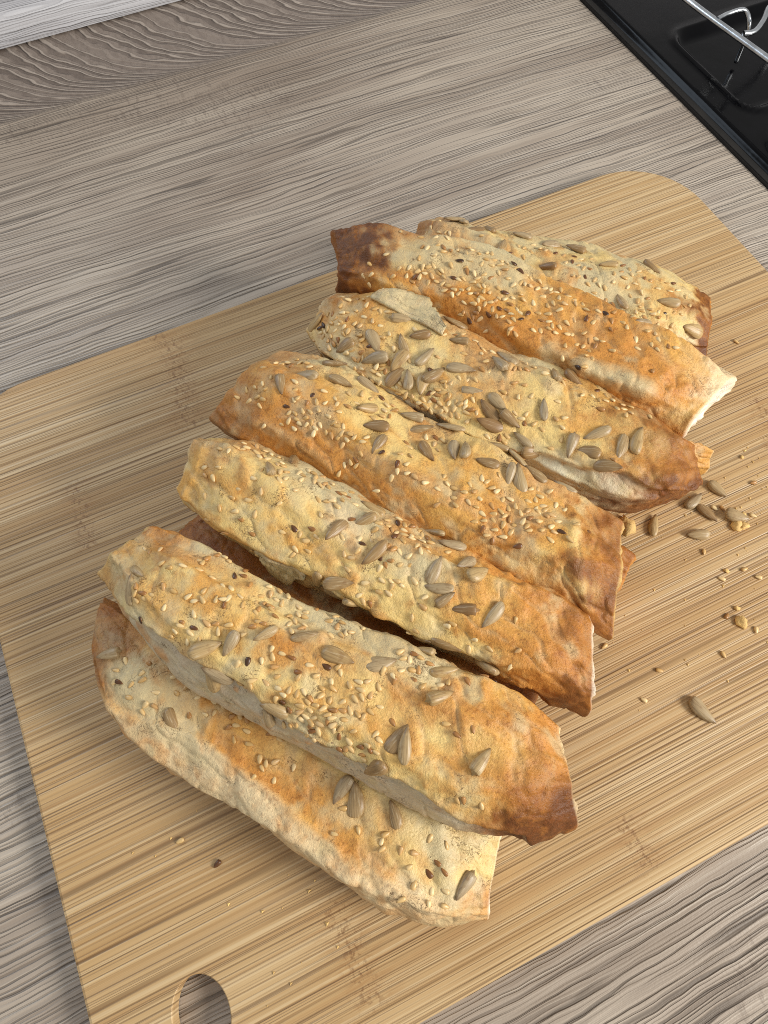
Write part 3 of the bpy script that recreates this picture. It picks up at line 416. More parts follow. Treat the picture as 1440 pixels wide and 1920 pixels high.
    ses=[[0.093,-0.05],[0.088,0.183],[0.07,-0.167],[0.09,-0.333],[0.218,0.05],[0.203,-0.25],[0.153,0.067],[0.125,-0.333],[0.216,0.55],[0.276,0.5],[0.248,0.617],[0.193,0.383],[0.246,0.9],[0.213,0.883],[0.273,0.7],[0.323,0.75],[0.241,0.483],[0.336,0.683],[0.293,0.6],[0.318,0.467],[0.301,0.8],[0.286,0.767],[0.251,0.367],[0.311,0.65],[0.353,0.8],[0.135,0.483],[0.253,0.517],[0.168,0.283],[0.231,0.7],[0.221,0.717],[0.336,0.833],[0.326,0.617],[0.388,0.717],[0.266,0.783],[0.246,0.217],[0.283,0.4],[0.323,0.867],[0.303,0.45],[0.331,0.483],[0.165,0.85],[0.363,0.567],[0.251,0.783],[0.381,0.917],[0.271,0.917],[0.298,0.3],[0.371,0.767],[0.353,0.6],[0.266,0.45],[0.311,0.25],[0.236,0.35],[0.331,0.3],[0.393,0.617],[0.348,0.383],[0.368,0.9],[0.363,0.683],[0.409,0.883],[0.353,0.5],[0.376,0.617],[0.226,0.45],[0.373,0.433],[0.336,0.583],[0.409,0.683],[0.476,0.733],[0.421,0.567],[0.356,0.283],[0.368,0.133],[0.419,0.75],[0.391,0.833],[0.386,0.4],[0.401,0.433],[0.368,0.317],[0.383,0.5],[0.346,0.083],[0.266,0.283],[0.211,0.25],[0.216,0.367],[0.223,0.283],[0.19,0.217],[0.206,0.117],[0.494,0.283],[0.409,0.283],[0.434,0.917],[0.328,0.183],[0.421,0.35],[0.464,0.733],[0.444,0.483],[0.388,0.067],[0.388,0.3],[0.439,0.567],[0.456,0.467],[0.434,0.283],[0.436,0.683],[0.398,0.183],[0.434,0.1],[0.414,0.083],[0.454,0.317],[0.469,0.267],[0.486,0.417],[0.461,0.567],[0.506,0.45],[0.449,0.65],[0.429,0.45],[0.451,0.15],[0.489,0.767],[0.486,0.6],[0.419,0.217],[0.479,0.217],[0.393,-0.1],[0.376,-0.15],[0.378,-0.033],[0.341,-0.2],[0.351,-0.1],[0.313,0.1],[0.378,0.217],[0.358,-0.583],[0.356,-0.433],[0.306,-0.517],[0.368,-0.25],[0.416,-0.267],[0.519,0.85],[0.471,0.9],[0.506,0.783],[0.509,0.617],[0.456,0.833],[0.504,0.917],[0.474,0.45],[0.441,0.833],[0.484,0.867],[0.474,0.617],[0.549,0.867],[0.561,0.783],[0.541,0.667],[0.604,0.783],[0.526,0.717],[0.554,0.7],[0.581,0.85],[0.536,0.9],[0.551,0.6],[0.529,0.55],[0.574,0.65],[0.561,0.5],[0.571,0.883],[0.539,0.8],[0.612,0.667],[0.559,0.917],[0.657,0.7],[0.632,0.783],[0.657,0.8],[0.612,0.45],[0.617,0.85],[0.579,0.733],[0.639,0.683],[0.596,0.85],[0.574,0.467],[0.602,0.6],[0.624,0.5],[0.544,0.45],[0.551,0.3],[0.569,0.35],[0.586,0.35],[0.591,0.483],[0.534,0.217],[0.494,0.0],[0.476,-0.067],[0.481,0.033],[0.469,0.1],[0.684,0.567],[0.689,0.45],[0.647,0.35],[0.662,0.35],[0.652,0.567],[0.619,0.233],[0.699,0.567],[0.704,0.683],[0.767,0.733],[0.717,0.833],[0.779,0.65],[0.732,0.917],[0.734,0.8],[0.779,0.883],[0.822,0.717],[0.837,0.833],[0.802,0.75],[0.797,0.9],[0.812,0.867],[0.669,0.483],[0.682,0.217],[0.697,0.183],[0.727,0.5],[0.627,-0.033],[0.682,0.333],[0.672,-0.05],[0.689,0.0],[0.855,0.867],[0.842,0.5],[0.291,0.15],[0.276,-0.317],[0.281,0.267],[0.404,0.783],[0.421,0.883],[0.697,0.783],[0.692,0.883],[0.674,0.833]]),
  'G': dict(zc=0.031, view=2.336,
    st=[[0.12672,0.23785,0.00764,0.00851,0.01075],[0.13212,0.23006,0.0095,0.01073,0.01392],[0.13672,0.22132,0.01088,0.01218,0.01618],[0.14198,0.21316,0.01236,0.01387,0.0168],[0.14785,0.20573,0.01406,0.01593,0.0168],[0.15367,0.19839,0.01568,0.01784,0.0168],[0.15984,0.19148,0.01678,0.01923,0.0168],[0.16599,0.18467,0.01783,0.02052,0.0168],[0.17209,0.17792,0.01886,0.02175,0.0168],[0.17853,0.1716,0.01928,0.02233,0.0168],[0.18463,0.16499,0.01899,0.02213,0.0168],[0.19068,0.15844,0.01871,0.02194,0.0168],[0.19736,0.15278,0.01734,0.02051,0.0168],[0.20385,0.14702,0.01573,0.01887,0.0168],[0.21056,0.14173,0.01399,0.01702,0.01618],[0.21752,0.13715,0.01193,0.01473,0.01392],[0.22447,0.13261,0.01018,0.01295,0.01075]],
    sun=[[0.115,0.967,-134],[0.148,1.0,102],[0.19,0.867,-134],[0.233,1.0,130],[0.293,0.717,95],[0.341,1.0,-175],[0.436,1.0,-146],[0.526,1.0,166],[0.441,0.667,-178],[0.627,0.85,-156],[0.504,0.367,-123],[0.692,0.517,124],[0.772,1.0,-27],[0.835,0.617,-177],[0.722,0.167,-173],[0.932,0.15,167]],
    ses=[[0.038,0.533],[0.07,0.85],[0.048,0.65],[0.083,0.583],[0.053,0.383],[0.05,0.867],[0.105,0.65],[0.143,0.567],[0.12,0.667],[0.221,0.767],[0.098,0.417],[0.338,0.8],[0.409,0.867],[0.366,0.7],[0.321,0.683],[0.383,0.783],[0.356,0.817],[0.383,0.917],[0.459,0.883],[0.541,0.85],[0.519,0.883],[0.486,0.883],[0.429,0.85],[0.571,0.767],[0.499,0.767],[0.541,0.617],[0.576,0.9],[0.461,0.517],[0.516,0.783],[0.524,0.633],[0.534,0.767],[0.494,0.533],[0.614,0.617],[0.579,0.6],[0.566,0.667],[0.677,0.917],[0.549,0.45],[0.571,0.3],[0.654,0.683],[0.554,0.733],[0.596,0.65],[0.602,0.533],[0.684,0.75],[0.729,0.867],[0.672,0.817],[0.752,0.817],[0.724,0.717],[0.699,0.883],[0.707,0.8],[0.652,0.767],[0.769,0.633],[0.797,0.733],[0.702,0.7],[0.774,0.8],[0.346,0.633],[0.331,0.483],[0.308,0.25],[0.376,0.583],[0.323,0.333],[0.263,0.467],[0.414,0.3],[0.476,0.45],[0.386,0.183],[0.351,0.083],[0.451,0.35],[0.436,0.483],[0.569,0.45],[0.531,0.35],[0.644,0.5],[0.554,0.333],[0.622,0.45],[0.544,0.233],[0.466,0.3],[0.586,0.433],[0.599,0.183],[0.627,0.317],[0.632,0.617],[0.669,0.45],[0.657,0.35],[0.779,0.45],[0.639,0.383],[0.739,0.567],[0.599,0.3],[0.692,0.283],[0.752,0.5],[0.647,0.25],[0.815,0.333],[0.81,0.433],[0.739,0.367],[0.669,0.2],[0.744,0.017],[0.83,0.45],[0.622,0.167],[0.754,0.4],[0.712,0.617],[0.749,0.667],[0.792,0.35],[0.89,0.617],[0.895,0.783],[0.842,0.35],[0.832,0.033],[0.772,0.167],[0.667,-0.25],[0.769,0.3],[0.857,0.067],[0.815,0.133],[0.789,0.117],[0.857,0.2],[0.754,-0.133],[0.712,-0.067],[0.89,0.467],[0.865,0.833],[0.91,0.667],[0.86,0.467],[0.85,0.917],[0.83,0.867],[0.842,0.767],[0.499,0.083],[0.576,0.117],[0.506,-0.033],[0.549,0.133],[0.529,0.05],[0.574,-0.083],[0.396,0.533],[0.416,0.517],[0.346,0.383],[0.358,0.533],[0.381,0.45]]),
  'H1': dict(zc=0.0288, view=1.786,
    st=[[-0.02648,0.13535,0.00924,0.00498,0.01075],[-0.02065,0.12693,0.01055,0.00666,0.01392],[-0.01523,0.11826,0.01157,0.00787,0.01618],[-0.00942,0.10995,0.01169,0.00831,0.0168],[-0.00352,0.10188,0.01166,0.00864,0.0168],[0.00228,0.09393,0.01165,0.00895,0.0168],[0.008,0.0861,0.01166,0.00926,0.0168],[0.01364,0.07838,0.01167,0.00956,0.0168],[0.01919,0.07078,0.0117,0.00985,0.0168],[0.02487,0.06345,0.01151,0.00996,0.0168],[0.0305,0.05624,0.01131,0.01005,0.0168],[0.03599,0.04909,0.01104,0.01008,0.0168],[0.04146,0.04207,0.01056,0.00996,0.0168],[0.04685,0.03515,0.0101,0.00984,0.0168],[0.05293,0.02903,0.00945,0.00944,0.01618],[0.05959,0.02361,0.00835,0.00857,0.01392],[0.0662,0.01824,0.00727,0.00776,0.01075]],
    sun=[],
    ses=[]),
  'H2': dict(zc=0.0288, view=1.982,
    st=[[0.02305,0.14916,0.0126,0.01074,0.01075],[0.02936,0.14169,0.01274,0.01089,0.01392],[0.0356,0.13431,0.01294,0.01107,0.01618],[0.04177,0.12702,0.01336,0.01142,0.0168],[0.04763,0.11957,0.01363,0.01157,0.0168],[0.05338,0.11218,0.01386,0.01168,0.0168],[0.05907,0.10489,0.0141,0.01178,0.0168],[0.06468,0.09769,0.01433,0.01187,0.0168],[0.07022,0.09058,0.01456,0.01195,0.0168],[0.07569,0.08356,0.01479,0.01202,0.0168],[0.08132,0.07682,0.01477,0.01188,0.0168],[0.08704,0.07027,0.01459,0.01161,0.0168],[0.09269,0.06379,0.01441,0.01135,0.0168],[0.09881,0.05797,0.01371,0.01055,0.0168],[0.10545,0.05278,0.01281,0.00951,0.01618],[0.11206,0.04762,0.01216,0.0087,0.01392],[0.11862,0.0425,0.01162,0.00799,0.01075]],
    sun=[],
    ses=[]),
  'H3': dict(zc=0.0288, view=2.142,
    st=[[0.07257,0.1806,0.01315,0.00981,0.01075],[0.07855,0.17153,0.01271,0.01003,0.01392],[0.08444,0.1626,0.01243,0.01028,0.01618],[0.0903,0.15386,0.01262,0.01086,0.0168],[0.09634,0.14546,0.01269,0.01132,0.0168],[0.10229,0.13718,0.01278,0.01178,0.0168],[0.10821,0.12906,0.01282,0.01218,0.0168],[0.11431,0.12126,0.01257,0.01232,0.0168],[0.12032,0.11357,0.01234,0.01246,0.0168],[0.12651,0.10622,0.01182,0.0123,0.0168],[0.13343,0.09975,0.01063,0.01145,0.0168],[0.14072,0.09372,0.00993,0.01108,0.0168],[0.14863,0.08887,0.00824,0.00928,0.0168],[0.15708,0.08495,0.00539,0.00601,0.0168],[0.16578,0.08128,0.00437,0.00486,0.01618],[0.17449,0.07762,0.00331,0.00371,0.01392],[0.18323,0.07398,0.00221,0.00259,0.01075]],
    sun=[],
    ses=[]),
}

# ------------------------------------------------------------------ noise on arrays
def vnoise(p, seed=0):
    """gradient-free value noise, p (n,3) -> -1..1"""
    i = np.floor(p).astype(np.int64); f = p - i; f = f * f * f * (f * (f * 6 - 15) + 10)
    def h(x, y, z):
        n = (x * 374761393 + y * 668265263 + z * 2147483647 + seed * 974634721) & 0xFFFFFFFF
        n = ((n ^ (n >> 13)) * 1274126177) & 0xFFFFFFFF
        n = ((n ^ (n >> 16)) * 2246822519) & 0xFFFFFFFF
        return ((n ^ (n >> 15)) & 0xFFFFFF) / float(0xFFFFFF) * 2 - 1
    r = 0
    for dx in (0, 1):
        for dy in (0, 1):
            for dz in (0, 1):
                wgt = (f[:, 0] if dx else 1 - f[:, 0]) * (f[:, 1] if dy else 1 - f[:, 1]) * (f[:, 2] if dz else 1 - f[:, 2])
                r = r + wgt * h(i[:, 0] + dx, i[:, 1] + dy, i[:, 2] + dz)
    return r
def fbm(p, scale, oct_=3, seed=0, gain=0.5):
    a, r, q = 1.0, 0, p / scale
    for k in range(oct_):
        r = r + a * vnoise(q, seed + k * 7); a *= gain; q = q * 2.03 + 11.7
    return r
def sstep(x, lo, hi):
    t = np.clip((x - lo) / (hi - lo), 0, 1); return t * t * (3 - 2 * t)

PAL = {k: np.array(srgb(*v)[:3]) for k, v in dict(
    P=(204, 186, 142), Y=(230, 199, 128), G=(220, 168, 88), O=(202, 140, 68), B=(150, 92, 38), D=(92, 50, 18), W=(228, 204, 160), T=(204, 158, 100), L=(206, 190, 160), V=(222, 212, 180), X=(246, 238, 218)).items()}
TOAST = dict(P=0.0, Y=0.15, G=0.5, O=0.8, B=0.9, D=0.6, W=0.05, T=0.55, L=0.0, V=0.0, X=0.0)

# crust colour maps: rows from the far long side (v=+1) to the near one (v=-1), columns from the left end to the right end
CMAP = {
 'A': ("B G Y Y Y Y Y P", "B G Y Y Y Y Y P", "T P O G Y Y P Y", "B P G O O G Y Y", "B T W W G O W T", "B T T W T T T T"),
 'B': ("O P P P P P G O", "O T Y P G P G O", "G Y G O Y Y G O", "Y G Y Y G G O O", "Y P P P Y Y G O", "Y P P P P P T O"),
 'C': ("Y T P P T T O O", "Y Y P P T G O O", "Y G Y Y P G O O", "G Y G Y Y G O O", "G Y Y Y Y Y O O", "Y Y P P Y P G O"),
 'D': ("T P Y T Y T T B", "O G Y Y G G G O", "O O G G G O G O", "G O O O G O Y O", "O O O O O G G O", "B O O B G Y G O"),
 'E': ("O Y P T P Y G O", "O G Y T Y G Y O", "G G Y G Y Y G O", "Y P Y Y P W G O", "Y P P P P Y G O", "P P P P P Y O B"),
 'F': ("B B P P G O G W", "O Y G G O O O W", "O O O O O O O G", "O G O O O O O Y", "B O O O O O T O", "B O B O G O O B"),
 'G': ("T P Y P Y P Y O", "T P P Y P P Y O", "P P P P P P P O", "P P P P P P W O", "P P P P P P W O", "P T P P P P T O"),
 'H1': ("B B B B B B O B",) * 6, 'H2': ("B B O B B O O B",) * 6, 'H3': ("B B B B B B T G",) * 6,
}
# folds: (v of the lip as knots along the length, depth m): below the lip the crust steps in
FLAP = {
 'A': [((-0.62, -0.55, -0.30, -0.42, -0.55, -0.64, -0.80), -0.0018, 'W', 0.6)],
 'B': [((-0.95, -0.60, -0.46, -0.68, -0.68, -0.84, -1.2), 0.0028, 'L', 0.9), ((0.3, 0.42, 0.5, 0.52, 0.45, 0.25, 0.1), -0.0012, None, 0)],
 'C': [((0.75, 0.45, 0.28, 0.35, 0.5, 0.8, 1.2), -0.0016, None, 0), ((-1.0, -0.78, -0.70, -0.78, -0.74, -0.85, -1.2), 0.0024, 'P', 0.6)],
 'D': [((0.72, 0.55, 0.45, 0.42, 0.45, 0.5, 0.6), -0.0014, None, 0)],
 'E': [((-0.55, -0.44, -0.36, -0.38, -0.18, -0.12, -0.5), 0.0028, 'V', 0.9)],
 'F': [((0.55, 0.62, 0.75, 0.85, 0.9, 1.0, 1.2), -0.0014, None, 0)],
 'G': [((0.0, 0.05, 0.12, 0.10, 0.0, -0.1, -0.3), 0.0022, 'P', 0.6)],
}
# browned ends: (left amount, left reach, right amount, right reach, how much only the near long side is browned at left / right)
ENDS = dict(A=(0.50, 0.10, 0.0, 0.1, 0, 0), B=(0.15, 0.06, 1.0, 0.16, 0, 0.9), C=(0.0, 0.1, 0.75, 0.10, 0, 0.3), D=(0.55, 0.08, 0.8, 0.09, 0.6, 0.2), E=(0.2, 0.05, 1.0, 0.20, 0, 0.35),
            F=(1.0, 0.09, 0.45, 0.10, 0, 0.9), G=(0.5, 0.06, 0.9, 0.07, 0, 0), H1=(0.6, 0.2, 0.6, 0.1, 0, 0), H2=(0.3, 0.1, 0.5, 0.1, 0, 0), H3=(0.3, 0.1, 0.2, 0.1, 0, 0))
# ridges and blisters: (s0, v0, s1, v1, width m, height m, colour or None)
RIDGE = {
 'A': [(0.03, 0.05, 0.22, -0.22, 0.010, 0.0020, 'P'), (0.86, 0.2, 0.93, -0.6, 0.0035, 0.0016, 'P'), (0.45, -0.62, 0.8, -0.82, 0.004, 0.0010, 'W')],
 'B': [(0.12, 0.30, 0.55, 0.20, 0.006, 0.0018, None), (0.62, 0.25, 0.95, 0.45, 0.004, 0.0012, 'O'), (0.56, 0.62, 0.66, 0.70, 0.008, 0.0010, 'P')],
 'C': [(0.10, 0.45, 0.36, 0.22, 0.0040, 0.0022, 'Y'), (0.02, 0.55, 0.10, 0.75, 0.009, 0.0035, 'T'), (0.02, -0.6, 0.04, 0.4, 0.0035, 0.0022, 'G'), (0.38, 0.42, 0.42, 0.25, 0.0055, 0.0016, 'W'), (0.72, -0.2, 0.97, 0.05, 0.004, 0.0012, 'O')],
 'D': [(0.10, -0.45, 0.30, -0.50, 0.0028, 0.0010, 'T'), (0.86, 0.5, 0.93, -0.55, 0.0035, 0.0014, 'Y'), (0.35, 0.12, 0.62, 0.10, 0.003, 0.0008, 'T'), (0.02, 0.55, 0.09, 0.2, 0.006, 0.0020, 'G')],
 'E': [(0.70, 0.0, 0.97, 0.0, 0.006, 0.0014, None), (0.72, -0.35, 0.92, -0.15, 0.007, 0.0015, 'Y')],
 'F': [(0.44, -0.04, 0.68, -0.04, 0.0030, 0.0018, 'O'), (0.69, 0.02, 0.85, 0.06, 0.0050, 0.0034, 'P'), (0.10, 0.55, 0.45, 0.80, 0.006, 0.0018, 'P')],
 'G': [(0.05, 0.55, 0.5, 0.35, 0.006, 0.0018, 'T'), (0.75, 0.25, 0.95, 0.2, 0.006, 0.0016, 'Y')],
}
CAPC = dict(A='WX', B='YW', C='WX', D='TY', E='WB', F='BX', G='TO', H1='BB', H2='BO', H3='BW')   # dough shown at left / right cut end

def catmull(K, t):
    """rows of K interpolated at t in 0..1"""
    K = np.asarray(K, float); n = len(K) - 1; u = np.clip(t, 0, 1) * n; i = np.minimum(u.astype(int), n - 1); f = (u - i)[:, None]
    g = lambda j: K[np.clip(j, 0, n)]
    a, b, c, d = g(i - 1), g(i), g(i + 1), g(i + 2)
    a = np.where((i == 0)[:, None], 2 * b - c, a); d = np.where((i == n - 1)[:, None], 2 * c - b, d)
    return 0.5 * (2 * b + (c - a) * f + (2 * a - 5 * b + 4 * c - d) * f ** 2 + (3 * b - a - 3 * c + d) * f ** 3)

class Roll:
    NS, NT_ = 270, 144
    def __init__(s, key, seed):
        d = LOAF[key]; s.key, s.d, s.seed = key, d, seed
        s.zc, s.view = d['zc'], d['view']
        S = np.asarray(d['st']); s.base = Vector((float(S[:, 0].mean()), float(S[:, 1].mean()), 0.0))
        NS, NT_ = s.NS, s.NT_
        t = np.linspace(0, 1, NS); K = S.copy()
        K[1:-1, 2:] = (S[:-2, 2:] + 2 * S[1:-1, 2:] + S[2:, 2:]) / 4
        st = catmull(K, t)
        ph = np.linspace(0, 2 * np.pi, NT_, endpoint=False)
        T, PH = np.meshgrid(t, ph, indexing='ij')
        e_end = np.clip(1 - np.minimum(T, 1 - T) / 0.12, 0, 1)
        ex = 2.0 / (2.55 - 0.65 * e_end)                       # superellipse, lens-like at the pressed ends
        cs, sn = np.cos(PH), np.sin(PH)
        X = np.sign(cs) * np.abs(cs) ** ex; Z = np.sign(sn) * np.abs(sn) ** (2.0 / 2.75)
        Z = np.where(Z < 0, np.maximum(Z, -0.90 + 0.02 * Z), Z)
        cx, cy, ax, ay, b = (st[:, k][:, None] for k in range(5))
        z0 = s.zc - (np.asarray(S)[:, 4].max() - b) * 0.35
        pos = np.stack([cx + ax * X, cy + ay * X, z0 + b * Z], -1)
        ax3 = np.gradient(st[:, :2], axis=0); ax3 = ax3 / np.linalg.norm(ax3, axis=1)[:, None]
        sgn = np.where(T < 0.5, -1.0, 1.0); ear = sgn * e_end ** 2 * (0.0022 * np.abs(X) ** 6 - 0.0005)
        pos[..., 0] += ear * ax3[:, 0][:, None]; pos[..., 1] += ear * ax3[:, 1][:, None]
        # outward direction
        al = np.hypot(ax, ay); nx = cs / al; nz = sn / b; ln = np.hypot(nx, nz)
        N = np.stack([nx / ln * ax / al, nx / ln * ay / al, nz / ln + 0 * ax], -1)
        s.V = np.sin(s.view - PH); s.T = T
        p = pos.reshape(-1, 3); L = 0.16
        # axis-following coordinates in metres for grain-like wrinkles
        q = np.stack([(T * L), (PH / (2 * np.pi)) * 0.12, 0 * T], -1).reshape(-1, 3)
        dsp = 0.0012 * fbm(p, 0.024, 2, seed) + 0.00050 * fbm(p, 0.009, 3, seed + 3) + 0.00012 * fbm(p, 0.0028, 2, seed + 5)
        wr = fbm(q * np.array([0.28, 1.0, 1]) + p * 0.25, 0.0065, 2, seed + 9)
        s.crease = np.clip(0.16 - np.abs(wr), 0, 1) / 0.16
        dsp = dsp - 0.0007 * s.crease
        # oven blisters
        rg = np.random.default_rng(seed); s.blis = np.zeros(len(dsp))
        for _ in range(90):
            b0, b1 = rg.uniform(0, L), rg.uniform(0, 0.12); br = rg.uniform(0.0012, 0.0042); el = rg.uniform(0.5, 1.6)
            dq = np.abs(q[:, 1] - b1); dq = np.minimum(dq, 0.12 - dq)
            g = np.clip(1 - (((q[:, 0] - b0) / (br * el)) ** 2 + (dq / br) ** 2), 0, 1) ** 1.5
            s.blis = np.maximum(s.blis, g * min(1.0, br / 0.003)); dsp = dsp + 0.26 * br * g
        # folded dough: soft flat faces meeting in long creases
        dl = 0.35 * fbm(np.stack([T.ravel() * 3.0, 0 * T.ravel(), 0 * T.ravel()], -1), 1.0, 2, seed + 13)
        dsp = dsp + 0.0020 * (1 - np.abs(np.cos(2.5 * (PH.ravel() + dl + seed)))) ** 2
        tf, vf = T.ravel(), s.V.ravel(); wob = fbm(q, 0.014, 3, seed + 21)
        fmask = 0
        s.lip = np.zeros(len(tf))
        s.flap = []
        for kn, dep, fc, fa in FLAP.get(key, ()):
            ve = catmull(np.asarray(kn, float)[:, None], tf)[:, 0] + 0.07 * wob
            front = np.cos(s.view - PH.ravel()) > -0.3
            stp = sstep(ve - vf, -0.03, 0.03) * front
            if fc: s.flap.append((stp, fc, fa))
            dsp = dsp - dep * stp + 0.25 * abs(dep) * np.exp(-((vf - ve) / 0.07) ** 2)
            s.lip = np.maximum(s.lip, np.exp(-((vf - ve) / 0.05) ** 2))
        wid = 0.021
        rid = []
        for (s0, v0, s1, v1, wd, ht, colr) in RIDGE.get(key, ()):
            A = np.array([s0 * L, v0 * wid]); B = np.array([s1 * L, v1 * wid]); Q = np.stack([tf * L, vf * wid], -1) + 0.0012 * np.stack([wob, np.roll(wob, 5)], -1)
            k = np.clip(((Q - A) @ (B - A)) / ((B - A) @ (B - A)), 0, 1)[:, None]; dist = np.linalg.norm(Q - A - k * (B - A), axis=1)
            g = np.exp(-(dist / wd) ** 2 * 1.2) * (np.sin(s.view - 0 * vf) * 0 + 1); up_ = np.cos(s.view - PH.ravel()) > -0.15
            g = g * up_
            dsp = dsp + ht * g; rid.append((g, colr))
        fl = 1 - 0.75 * sstep(-np.sin(PH.ravel()), 0.5, 0.95)       # underside stays flatter
        # pressed ends: thin uneven rim
        dsp = dsp * fl + 0.0006 * e_end.ravel() * fbm(p, 0.006, 2, seed + 31)
        p = p + N.reshape(-1, 3) * dsp[:, None]
        s.colours(p, q, tf, vf, rid, e_end.ravel())
        s.grid = p.reshape(NS, NT_, 3)
    def colours(s, p, q, tf, vf, rid, e_end):
        rows = [r.split() for r in CMAP[s.key]]
        G = np.array([[np.r_[PAL[c], TOAST[c]] for c in r] for r in rows])
        w1 = fbm(p, 0.016, 3, s.seed + 41); w2 = fbm(p, 0.016, 3, s.seed + 57); w3 = fbm(p, 0.005, 3, s.seed + 63)
        u = np.clip(tf + 0.065 * w1 + 0.03 * w3, 0, 1) * (G.shape[1] - 1)
        vv = np.clip(vf + 0.20 * w2 + 0.10 * w3, -1, 1); v = (1 - vv) / 2 * (G.shape[0] - 1)
        u = np.where(tf < 0.06, np.minimum(u, tf * (G.shape[1] - 1) * 1.0 + 0.25), u)
        def sharp(x):
            i = np.floor(x); f = x - i; f = sstep(f, 0.0, 1.0); return i.astype(int), f
        i, fi = sharp(v); j, fj = sharp(u)
        i2, j2 = np.minimum(i + 1, G.shape[0] - 1), np.minimum(j + 1, G.shape[1] - 1)
        fi, fj = fi[:, None], fj[:, None]
        C_ = (G[i, j] * (1 - fi) + G[i2, j] * fi) * (1 - fj) + (G[i, j2] * (1 - fi) + G[i2, j2] * fi) * fj
        for g, colr in rid:
            if colr:
                c = np.r_[PAL[colr], TOAST[colr]]; m = np.clip(g * 1.2 - 0.2 + 0.2 * w3, 0, 0.85)[:, None]; C_ = C_ * (1 - m) + c * m
        for stp, fc, fa in s.flap:
            m = (stp * np.clip(fa + 0.25 * w3, 0, 1) * (1 - 0.7 * e_end))[:, None]; C_ = C_ * (1 - m) + np.r_[PAL[fc], TOAST[fc] if s.key != 'A' else 0.45] * m
        # lips of the folds catch more heat
        m = np.clip(s.lip * (0.30 + 0.25 * w3), 0, 0.45)[:, None]; C_ = C_ * (1 - m) + np.r_[PAL['G'], 0.5] * m
        # raised blisters brown first, creases stay pale
        m = np.clip(s.blis * (0.40 + 0.5 * w1), 0, 0.55)[:, None]; C_ = C_ * (1 - m) + np.r_[PAL['O'], 0.7] * m
        m = np.clip(s.crease * (0.30 + 0.2 * w3), 0, 0.4)[:, None]; C_ = C_ * (1 - m) + np.r_[PAL['P'], 0.1] * m
        # random toasted patches
        m = np.clip((w1 * 0.7 + w3 * 0.7 - 0.22) * 1.0, 0, 0.42)[:, None] * (C_[:, 3:4] > 0.06); C_ = C_ * (1 - m) + np.r_[PAL['O'], 0.75] * m
        m = np.clip((-w2 * 0.8 - w3 * 0.6 - 0.18) * 1.0, 0, 0.60)[:, None]; C_ = C_ * (1 - m) + np.r_[PAL['P'], 0.0] * m
        la, lr, ra, rr_, lv, rv = ENDS[s.key]
        for am, x, rc, nv in ((la, tf, lr, lv), (ra, 1 - tf, rr_, rv)):
            if am:
                side = (1 - nv) + nv * sstep(-vf + 0.25 * w2, -0.35, 0.75)
                m = am * side * sstep(rc * 1.6 + 0.055 * w1 + 0.035 * w3 - x, 0, rc * 1.1)
                mb = np.clip(m * 1.1, 0, 0.92)[:, None]; C_ = C_ * (1 - mb) + np.r_[PAL['B'], 0.9] * mb
                md = np.clip(m * 1.7 - 0.85 + 0.35 * w3, 0, 0.85)[:, None]; C_ = C_ * (1 - md) + np.r_[PAL['D'], 0.7] * md
        s.col = C_
    def build(s, parent):
        NS, NT_ = s.NS, s.NT_; rings = [s.grid]; cols = [s.col.reshape(NS, NT_, 4)]
        def cap(k, d, code):
            ring = s.grid[k]; c0 = s.col.reshape(NS, NT_, 4)[k]; ctr = ring.mean(0); ax = s.grid[k] - s.grid[k + (1 if k == 0 else -1)]
            ax = ax.mean(0); ax = ax / np.linalg.norm(ax); out, oc = [], []
            target = np.r_[PAL[code], TOAST[code]]
            for j, (f, o) in enumerate(((0.975, 0.0006), (0.92, 0.0009), (0.80, 0.0003), (0.60, -0.0010), (0.38, -0.0016), (0.18, -0.0010))):
                r = ctr + (ring - ctr) * f; nz = fbm(r, 0.004, 3, s.seed + 70)
                out.append(r + ax * (o + 0.0009 * nz * (j > 0))[:, None] if np.ndim(nz) else r)
                m = min(1.0, 0.35 + 0.4 * j); oc.append(c0 * (1 - m) + target * m)
            return out, oc, ctr + ax * -0.0006
        L, R = CAPC[s.key]
        lo, lc, lctr = cap(0, -1, L); ro, rc, rctr = cap(NS - 1, 1, R)
        allr = lo[::-1] + list(s.grid) + ro; allc = lc[::-1] + list(cols[0]) + rc
        Vt = np.concatenate(allr + [lctr[None], rctr[None]]); Ct = np.concatenate(allc + [allc[0].mean(0)[None], allc[-1].mean(0)[None]])
        n = len(allr); a = np.arange(n - 1)[:, None] * NT_; k = np.arange(NT_)[None, :]; k2 = (k + 1) % NT_
        F = np.stack([a + k, a + k2, a + NT_ + k2, a + NT_ + k], -1).reshape(-1, 4)
        tri = [(n * NT_, (i + 1) % NT_, i) for i in range(NT_)] + [(n * NT_ + 1, (n - 1) * NT_ + i, (n - 1) * NT_ + (i + 1) % NT_) for i in range(NT_)]
        Vt = Vt - np.array(s.base)
        o = mesh_obj('crust', Vt.tolist(), F.tolist() + tri, 'crust', parent)
        me = o.data
        at = me.attributes.new('crust', 'FLOAT_COLOR', 'POINT'); at.data.foreach_set('color', np.c_[Ct[:, :3], np.ones(len(Ct))].ravel().astype(np.float32))
        at = me.attributes.new('toast', 'FLOAT', 'POINT'); at.data.foreach_set('value', Ct[:, 3].astype(np.float32))
        bm = bmesh.new(); bm.from_mesh(me); bmesh.ops.recalc_face_normals(bm, faces=bm.faces); bm.to_mesh(me); bm.free()
        return o
